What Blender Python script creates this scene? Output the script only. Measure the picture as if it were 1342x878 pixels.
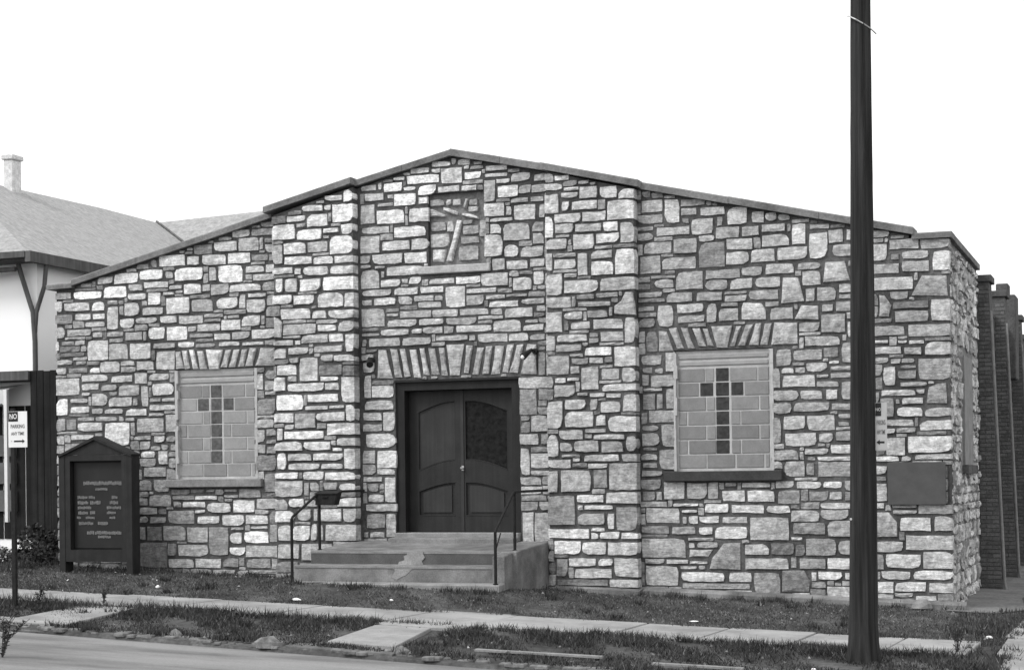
import bpy, math, random
import numpy as np
from mathutils import Vector, Matrix
S = bpy.context.scene
for o in list(bpy.data.objects): bpy.data.objects.remove(o)
random.seed(11); RN = np.random.default_rng(11)
rad = math.radians

# ------------------------------------------------------------ camera
cd = bpy.data.cameras.new('camera'); cam = bpy.data.objects.new('camera', cd)
S.collection.objects.link(cam); S.camera = cam
cam.location = (10.5, -25.9, 1.65)
cd.sensor_width = 36; cd.lens = 60.65; cd.shift_x = -0.00155; cd.shift_y = 0.1371
cd.clip_start = 0.5; cd.clip_end = 3000
cam.matrix_world = (Matrix.Translation(cam.location) @ Matrix.Rotation(rad(20.308), 4, 'Z')
                    @ Matrix.Rotation(rad(90), 4, 'X') @ Matrix.Rotation(rad(-0.648), 4, 'Z'))
# ------------------------------------------------------------ overcast daylight, black-and-white
SUN_EL, SUN_AZ = 46.0, -42.0          # azimuth measured from -Y (towards the street) to the left
w = bpy.data.worlds.new('World'); S.world = w; w.use_nodes = True
wn, wl = w.node_tree.nodes, w.node_tree.links; wn.clear()
sky = wn.new('ShaderNodeTexSky'); sky.sky_type = 'NISHITA'; sky.sun_disc = False
sky.sun_elevation = rad(SUN_EL); sky.sun_rotation = math.atan2(math.sin(rad(SUN_AZ)), -math.cos(rad(SUN_AZ))) % (2 * math.pi)
sky.air_density = 2.0; sky.dust_density = 8.0; sky.ozone_density = 1.0
bw = wn.new('ShaderNodeRGBToBW'); ml = wn.new('ShaderNodeMath'); ml.operation = 'MULTIPLY_ADD'
ml.inputs[1].default_value = 0.35; ml.inputs[2].default_value = 8.0      # even cloud layer over the sky
bg = wn.new('ShaderNodeBackground'); bg.inputs['Strength'].default_value = 0.12
wo = wn.new('ShaderNodeOutputWorld')
wl.new(sky.outputs[0], bw.inputs[0]); wl.new(bw.outputs[0], ml.inputs[0]); wl.new(ml.outputs[0], bg.inputs['Color']); wl.new(bg.outputs[0], wo.inputs['Surface'])
sd = bpy.data.lights.new('sun', 'SUN'); sd.energy = 1.2; sd.angle = rad(14); sd.color = (1, 1, 1)
so = bpy.data.objects.new('sun', sd); S.collection.objects.link(so)
dv = Vector((math.sin(rad(SUN_AZ)) * math.cos(rad(SUN_EL)), -math.cos(rad(SUN_AZ)) * math.cos(rad(SUN_EL)), math.sin(rad(SUN_EL))))
so.rotation_euler = dv.to_track_quat('Z', 'Y').to_euler(); so.location = (-10, -20, 25)
S.view_settings.view_transform = 'Standard'; S.view_settings.look = 'None'
S.view_settings.exposure = 0.35; S.view_settings.gamma = 1.0; S.view_settings.use_curve_mapping = False
S.render.resolution_x = 1024; S.render.resolution_y = 669
S.cycles.max_bounces = 5

# ------------------------------------------------------------ materials (greys: the photograph has no colour)
def mat(name, v, v2=None, scale=6.0, rough=0.9, bump=0.0, bscale=40.0, attr=False, spec=0.25, stretch=None,
        stain=0.0, metal=0.0, fine=0.0, vstreak=0.0, big=0.0, bed=0.0):
    m = bpy.data.materials.new(name); m.use_nodes = True; nt = m.node_tree; N, L = nt.nodes, nt.links
    b = N['Principled BSDF']; b.inputs['Roughness'].default_value = rough
    b.inputs['Specular IOR Level'].default_value = spec; b.inputs['Metallic'].default_value = metal
    g = N.new('ShaderNodeNewGeometry'); mp = N.new('ShaderNodeMapping'); L.new(g.outputs['Position'], mp.inputs['Vector'])
    if stretch: mp.inputs['Scale'].default_value = stretch
    def noise(sc, det=4, ro=.6):
        t = N.new('ShaderNodeTexNoise'); t.inputs['Scale'].default_value = sc; t.inputs['Detail'].default_value = det
        t.inputs['Roughness'].default_value = ro; L.new(mp.outputs[0], t.inputs['Vector']); return t.outputs['Fac']
    def mth(op, a, b_, c=None, clamp=False):
        n = N.new('ShaderNodeMath'); n.operation = op; n.use_clamp = clamp
        for i, q in enumerate((a, b_, c)):
            if q is None: continue
            if isinstance(q, (int, float)): n.inputs[i].default_value = q
            else: L.new(q, n.inputs[i])
        return n.outputs[0]
    def rng(s, a, b_, c, d):
        n = N.new('ShaderNodeMapRange'); L.new(s, n.inputs[0])
        for i, q in enumerate((a, b_, c, d)): n.inputs[i + 1].default_value = q
        return n.outputs[0]
    v2 = v if v2 is None else v2
    if attr:
        at = N.new('ShaderNodeAttribute'); at.attribute_name = 'tone'
        base = mth('MULTIPLY', at.outputs['Fac'], rng(noise(scale), .3, .7, v, v2))
    else:
        base = rng(noise(scale), .3, .7, v, v2)
    if fine: base = mth('MULTIPLY', base, rng(noise(bscale * .8, 5, .7), .3, .7, 1 - fine, 1 + fine))
    if stain: base = mth('MULTIPLY', base, rng(noise(1.1, 6, .65), .42, .62, 1.0, 1 - stain))
    if bed:
        mp3 = N.new('ShaderNodeMapping'); L.new(g.outputs['Position'], mp3.inputs['Vector']); mp3.inputs['Scale'].default_value = (5, 5, 34); mp3.inputs['Rotation'].default_value = (0, .12, 0)
        t3 = N.new('ShaderNodeTexNoise'); t3.inputs['Scale'].default_value = 1; t3.inputs['Detail'].default_value = 4; t3.inputs['Distortion'].default_value = 1.2; L.new(mp3.outputs[0], t3.inputs['Vector'])
        base = mth('MULTIPLY', base, rng(t3.outputs['Fac'], .34, .66, 1 - bed, 1 + bed * .7))
        mp4 = N.new('ShaderNodeMapping'); L.new(g.outputs['Position'], mp4.inputs['Vector']); mp4.inputs['Scale'].default_value = (3.2, 3.2, 4.5)
        t4 = N.new('ShaderNodeTexNoise'); t4.inputs['Scale'].default_value = 1; t4.inputs['Detail'].default_value = 7; t4.inputs['Roughness'].default_value = .75; L.new(mp4.outputs[0], t4.inputs['Vector'])
        base = mth('MULTIPLY', base, rng(t4.outputs['Fac'], .56, .72, 1, .62))
    if big: base = mth('MULTIPLY', base, rng(noise(.75, 4, .6), .38, .62, 1 - big, 1 + big))
    if vstreak:
        mp2 = N.new('ShaderNodeMapping'); L.new(g.outputs['Position'], mp2.inputs['Vector']); mp2.inputs['Scale'].default_value = (14, 14, .5)
        t = N.new('ShaderNodeTexNoise'); t.inputs['Scale'].default_value = 1.0; t.inputs['Detail'].default_value = 5; L.new(mp2.outputs[0], t.inputs['Vector'])
        base = mth('MULTIPLY', base, rng(t.outputs['Fac'], .35, .65, 1 + vstreak, 1 - vstreak))
    cc = N.new('ShaderNodeCombineColor')
    for i in range(3): L.new(base, cc.inputs[i])
    L.new(cc.outputs[0], b.inputs['Base Color'])
    if bump:
        bn = N.new('ShaderNodeBump'); bn.inputs['Strength'].default_value = bump; bn.inputs['Distance'].default_value = .02
        L.new(noise(bscale, 6, .65), bn.inputs['Height']); L.new(bn.outputs[0], b.inputs['Normal'])
    return m

M = dict(
 stone=mat('rubble_stone', .70, 1.45, 9, .95, 1.0, 30, attr=True, fine=.26, big=.12, bed=.26),
 mortarl=mat('pale_mortar', .14, .24, 5, 1, .8, 30, fine=.3),
 whiteg=mat('faded_enamel', .34, .42, 8, .6),  # greyer white than the plate of the left sign
 mortar=mat('mortar', .048, .105, 4, 1, .8, 30, fine=.35, big=.35),
 coping=mat('coping_stone', .13, .23, 3, .9, .5, 30, fine=.18, stain=.25),
 cement=mat('cement_render', .36, .48, 6, .95, .3, 50, fine=.1),
 block=mat('cinder_block', .9, 1.1, 8, .95, .3, 60, attr=True, fine=.1),
 sill=mat('sill_stone', .8, 1.2, 5, .9, .4, 40, attr=True, fine=.2),
 glass=mat('dark_glass', .006, .02, 16, .35, .5, 14, spec=.08),
 glassblock=mat('dark_glass_block', .022, .06, 14, .6, .25, 20, spec=.12),
 glassblockl=mat('grey_glass_block', .05, .13, 14, .6, .25, 20, spec=.12),
 door=mat('door_paint', .012, .020, 3, .55, .15, 60, spec=.3, vstreak=.2),
 doorpanel=mat('door_panel_grey', .026, .036, 3, .6, .1, 60, vstreak=.15),  # lighter grey for the left upper panel, raised fields and meeting strip
 frame=mat('door_frame_wood', .009, .016, 3, .6, .2, 50, vstreak=.2),
 concd=mat('grimy_concrete', .065, .11, 3, .95, .3, 60, fine=.2),
 concp=mat('patched_concrete', .20, .30, 5, .95, .4, 50, fine=.2),
 conc=mat('concrete', .14, .28, 2.6, .9, .4, 50, fine=.25, stain=.42),
 concl=mat('concrete_worn_edge', .17, .27, 4, .9, .3, 60, fine=.2),
 slab=mat('sidewalk_concrete', .23, .35, 1.6, .92, .3, 70, fine=.18, stain=.26),
 road=mat('road_surface', .16, .24, .9, .85, .35, 90, fine=.25, stain=.4, stretch=(.35, 1.6, 1)),
 kerb=mat('kerb_concrete', .05, .16, 3, .92, .4, 40, fine=.25),
 soil=mat('lawn_soil', .035, .095, 1.7, 1, .8, 14, fine=.5, big=.3),
 dirt=mat('bare_dirt', .10, .17, 2, 1, .6, 20, fine=.35),
 grass=mat('grass_blades', .7, 1.3, 2.2, .9, attr=True, spec=.1),
 iron=mat('black_iron', .010, .022, 20, .6, .1, 60, spec=.15),
 pole=mat('creosoted_wood', .012, .036, 2, .9, 1.0, 5, stretch=(12, 12, .35), vstreak=.5),
 board=mat('stained_board', .011, .02, 5, .6, .1, 50, vstreak=.2),
 boardface=mat('letter_board', .012, .018, 4, .5),
 letter=mat('pale_lettering', .10, .20, 30, .7),
 plaque=mat('dull_panel', .060, .078, 6, .7, .1, 60),
 white=mat('white_enamel', .66, .74, 8, .5),
 black=mat('black_enamel', .02, .03, 8, .6, spec=.1),
 greyp=mat('grey_print', .10, .14, 8, .6),
 steel=mat('galvanised_steel', .40, .5, 12, .5, metal=.2),
 brass=mat('worn_metal', .3, .45, 20, .3, metal=.6),
 bulb=mat('bulb_glass', .7, .8, 8, .15, spec=.6),
 shingle=mat('roof_shingles', .24, .35, 5, .95, .6, 14, fine=.25, stretch=(1, 1.6, 1)),  # grey lightened to paint in the veiling flare over the roof
 sidingw=mat('white_siding', .90, .92, 1, .8),
 trim=mat('dark_trim', .07, .11, 3, .8, vstreak=.2),
 gutter=mat('dull_gutter', .09, .14, 5, .6),
 darkwood=mat('dark_boards', .009, .018, 3, .9, .4, 30, vstreak=.35),
 brickface=mat('brick_face', .085, .125, 9, .95, .5, 40, attr=True, fine=.3),
 brick=mat('dark_brick', .065, .105, 4, .95, .6, 30, attr=False, fine=.3),
 brickl=mat('pale_chimney_brick', .5, .72, 9, .95, .6, 30, fine=.2),  # brick colour paled to carry the flare that washes out the chimney
 awn=mat('canvas', .5, .62, 3, .9),
 paper=mat('paper_scrap', .75, .85, 9, .9, .3, 60),
 rock=mat('kerb_rubble', .07, .22, 7, .95, .7, 20, fine=.3),
 twig=mat('weed_stem', .03, .06, 9, .9),
 bark=mat('tar_roof', .05, .08, 2, .95),
)

# ------------------------------------------------------------ helpers
COL = S.collection
def link(o, parent=None):
    COL.objects.link(o)
    if parent is not None: o.parent = parent
    return o
def tag(o, label, cat, group=None, kind=None):
    if label: o['label'] = label
    if cat: o['category'] = cat
    if group: o['group'] = group
    if kind: o['kind'] = kind
    return o
def empty(name, loc, label, cat, group=None):
    o = bpy.data.objects.new(name, None); o.location = loc; o.empty_display_size = .3
    link(o); return tag(o, label, cat, group)
class MB:
    def __init__(s): s.v = []; s.f = []; s.t = []
    def add(s, vs, fs, t=1.0):
        b = len(s.v); s.v += [tuple(q) for q in vs]; s.f += [tuple(b + i for i in f) for f in fs]; s.t += [t] * len(vs)
    def hexa(s, P, t=1.0):   # 8 points: bottom 4 ccw, top 4 ccw
        s.add(P, [(3, 2, 1, 0), (4, 5, 6, 7), (0, 1, 5, 4), (1, 2, 6, 5), (2, 3, 7, 6), (3, 0, 4, 7)], t)
    def box(s, x0, x1, y0, y1, z0, z1, t=1.0):
        s.hexa([(x0, y0, z0), (x1, y0, z0), (x1, y1, z0), (x0, y1, z0), (x0, y0, z1), (x1, y0, z1), (x1, y1, z1), (x0, y1, z1)], t)
    def bbox(s, x0, x1, y0, y1, z0, z1, c=.006, t=1.0):   # chamfered box
        vs = []; 
        for sx in (0, 1):
            for sy in (0, 1):
                for sz in (0, 1):
                    X, Y, Z = (x0, x1)[sx], (y0, y1)[sy], (z0, z1)[sz]; dx = c if sx == 0 else -c; dy = c if sy == 0 else -c; dz = c if sz == 0 else -c
                    vs += [(X, Y + dy, Z + dz), (X + dx, Y, Z + dz), (X + dx, Y + dy, Z)]
        I = lambda a, b, c_, k: (a * 4 + b * 2 + c_) * 3 + k
        fs = []
        for a in (0, 1):
            q = [I(a, 0, 0, 0), I(a, 1, 0, 0), I(a, 1, 1, 0), I(a, 0, 1, 0)]; fs.append(q if a else q[::-1])
            q = [I(0, a, 0, 1), I(0, a, 1, 1), I(1, a, 1, 1), I(1, a, 0, 1)]; fs.append(q if a else q[::-1])
            q = [I(0, 0, a, 2), I(1, 0, a, 2), I(1, 1, a, 2), I(0, 1, a, 2)]; fs.append(q if a else q[::-1])
        def e(p, q, r_, u, flip): fs.append([p, q, r_, u][::-1] if flip else [p, q, r_, u])
        for b in (0, 1):
            for c_ in (0, 1):
                e(I(0, b, c_, 1), I(1, b, c_, 1), I(1, b, c_, 2), I(0, b, c_, 2), b == c_)
                e(I(b, 0, c_, 0), I(b, 1, c_, 0), I(b, 1, c_, 2), I(b, 0, c_, 2), b != c_)
                e(I(b, c_, 0, 0), I(b, c_, 1, 0), I(b, c_, 1, 1), I(b, c_, 0, 1), b == c_)
        for a in (0, 1):
            for b in (0, 1):
                for c_ in (0, 1):
                    q = [I(a, b, c_, 0), I(a, b, c_, 1), I(a, b, c_, 2)]; fs.append(q[::-1] if (a + b + c_) % 2 == 0 else q)
        s.add(vs, fs, t)
    def tube(s, P, r, n=10, t=1.0, r2=None):
        P = [Vector(p) for p in P]; vs = []; fs = []; R = r if isinstance(r, (list, tuple)) else [r + ((r2 if r2 is not None else r) - r) * i / (len(P) - 1) for i in range(len(P))]
        up = None
        for i, p in enumerate(P):
            d = (P[min(i + 1, len(P) - 1)] - P[max(i - 1, 0)]).normalized()
            if up is None: up = d.orthogonal().normalized()
            up = (up - d * up.dot(d)).normalized(); sd_ = d.cross(up)
            for k in range(n):
                a = 2 * math.pi * k / n; vs.append(p + (up * math.cos(a) + sd_ * math.sin(a)) * R[i])
        for i in range(len(P) - 1):
            for k in range(n):
                fs.append((i * n + k, i * n + (k + 1) % n, (i + 1) * n + (k + 1) % n, (i + 1) * n + k))
        fs.append(tuple(range(n))[::-1]); fs.append(tuple((len(P) - 1) * n + k for k in range(n)))
        s.add(vs, fs, t)
    def prism(s, P, y0, y1, t=1.0):     # polygon in xz extruded along y; P ccw seen from -y
        n = len(P); vs = [(x, y0, z) for x, z in P] + [(x, y1, z) for x, z in P]
        fs = [tuple(range(n)), tuple(range(2 * n - 1, n - 1, -1))] + [(i, i + n, (i + 1) % n + n, (i + 1) % n) for i in range(n)]
        s.add(vs, fs, t)
    def build(s, name, m, parent=None, origin=None, tone=False, smooth=False):
        v = np.array(s.v, dtype=float)
        if origin is None: origin = ((v[:, 0].min() + v[:, 0].max()) / 2, (v[:, 1].min() + v[:, 1].max()) / 2, v[:, 2].min())
        O = np.array(origin, dtype=float)
        me = bpy.data.meshes.new(name); me.from_pydata((v - O).tolist(), [], s.f); me.update()
        me.materials.append(M[m] if isinstance(m, str) else m)
        if tone:
            at = me.attributes.new('tone', 'FLOAT', 'POINT'); at.data.foreach_set('value', np.array(s.t, dtype=np.float32))
        if smooth: me.polygons.foreach_set('use_smooth', [True] * len(me.polygons))
        o = bpy.data.objects.new(name, me); link(o, parent)
        if parent is None: o.location = O
        else:
            w0 = parent.get('_w', None); o.location = Vector(O) - (Vector(w0) if w0 is not None else Vector(parent.location))
        o['_w'] = tuple(float(q) for q in O)
        return o
def gz(x, y=0.0):                    # lie of the ground: falls to the right and to the street
    xx = max(-25.0, min(25.0, x)); z = -.1045 - .0337 * xx
    if y < -.2: z -= .10 * min(1, (-.2 - y) / 3.6)
    if -3.6 < y and -3.4 < x < 2.3: z += .17 * min(1, (y + 3.6) / 1.3) * min(1, max(0, (x + 3.4) / 1.2)) * min(1, max(0, (2.3 - x) / .8)) * (1 if y < -1.7 else max(.0, (-y) / 1.7))
    if y < -5.6: z -= .05 * min(1, (-5.6 - y) / 1.4)
    return z
def objs_clean():
    for o in bpy.data.objects:
        if '_w' in o: del o['_w']

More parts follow.
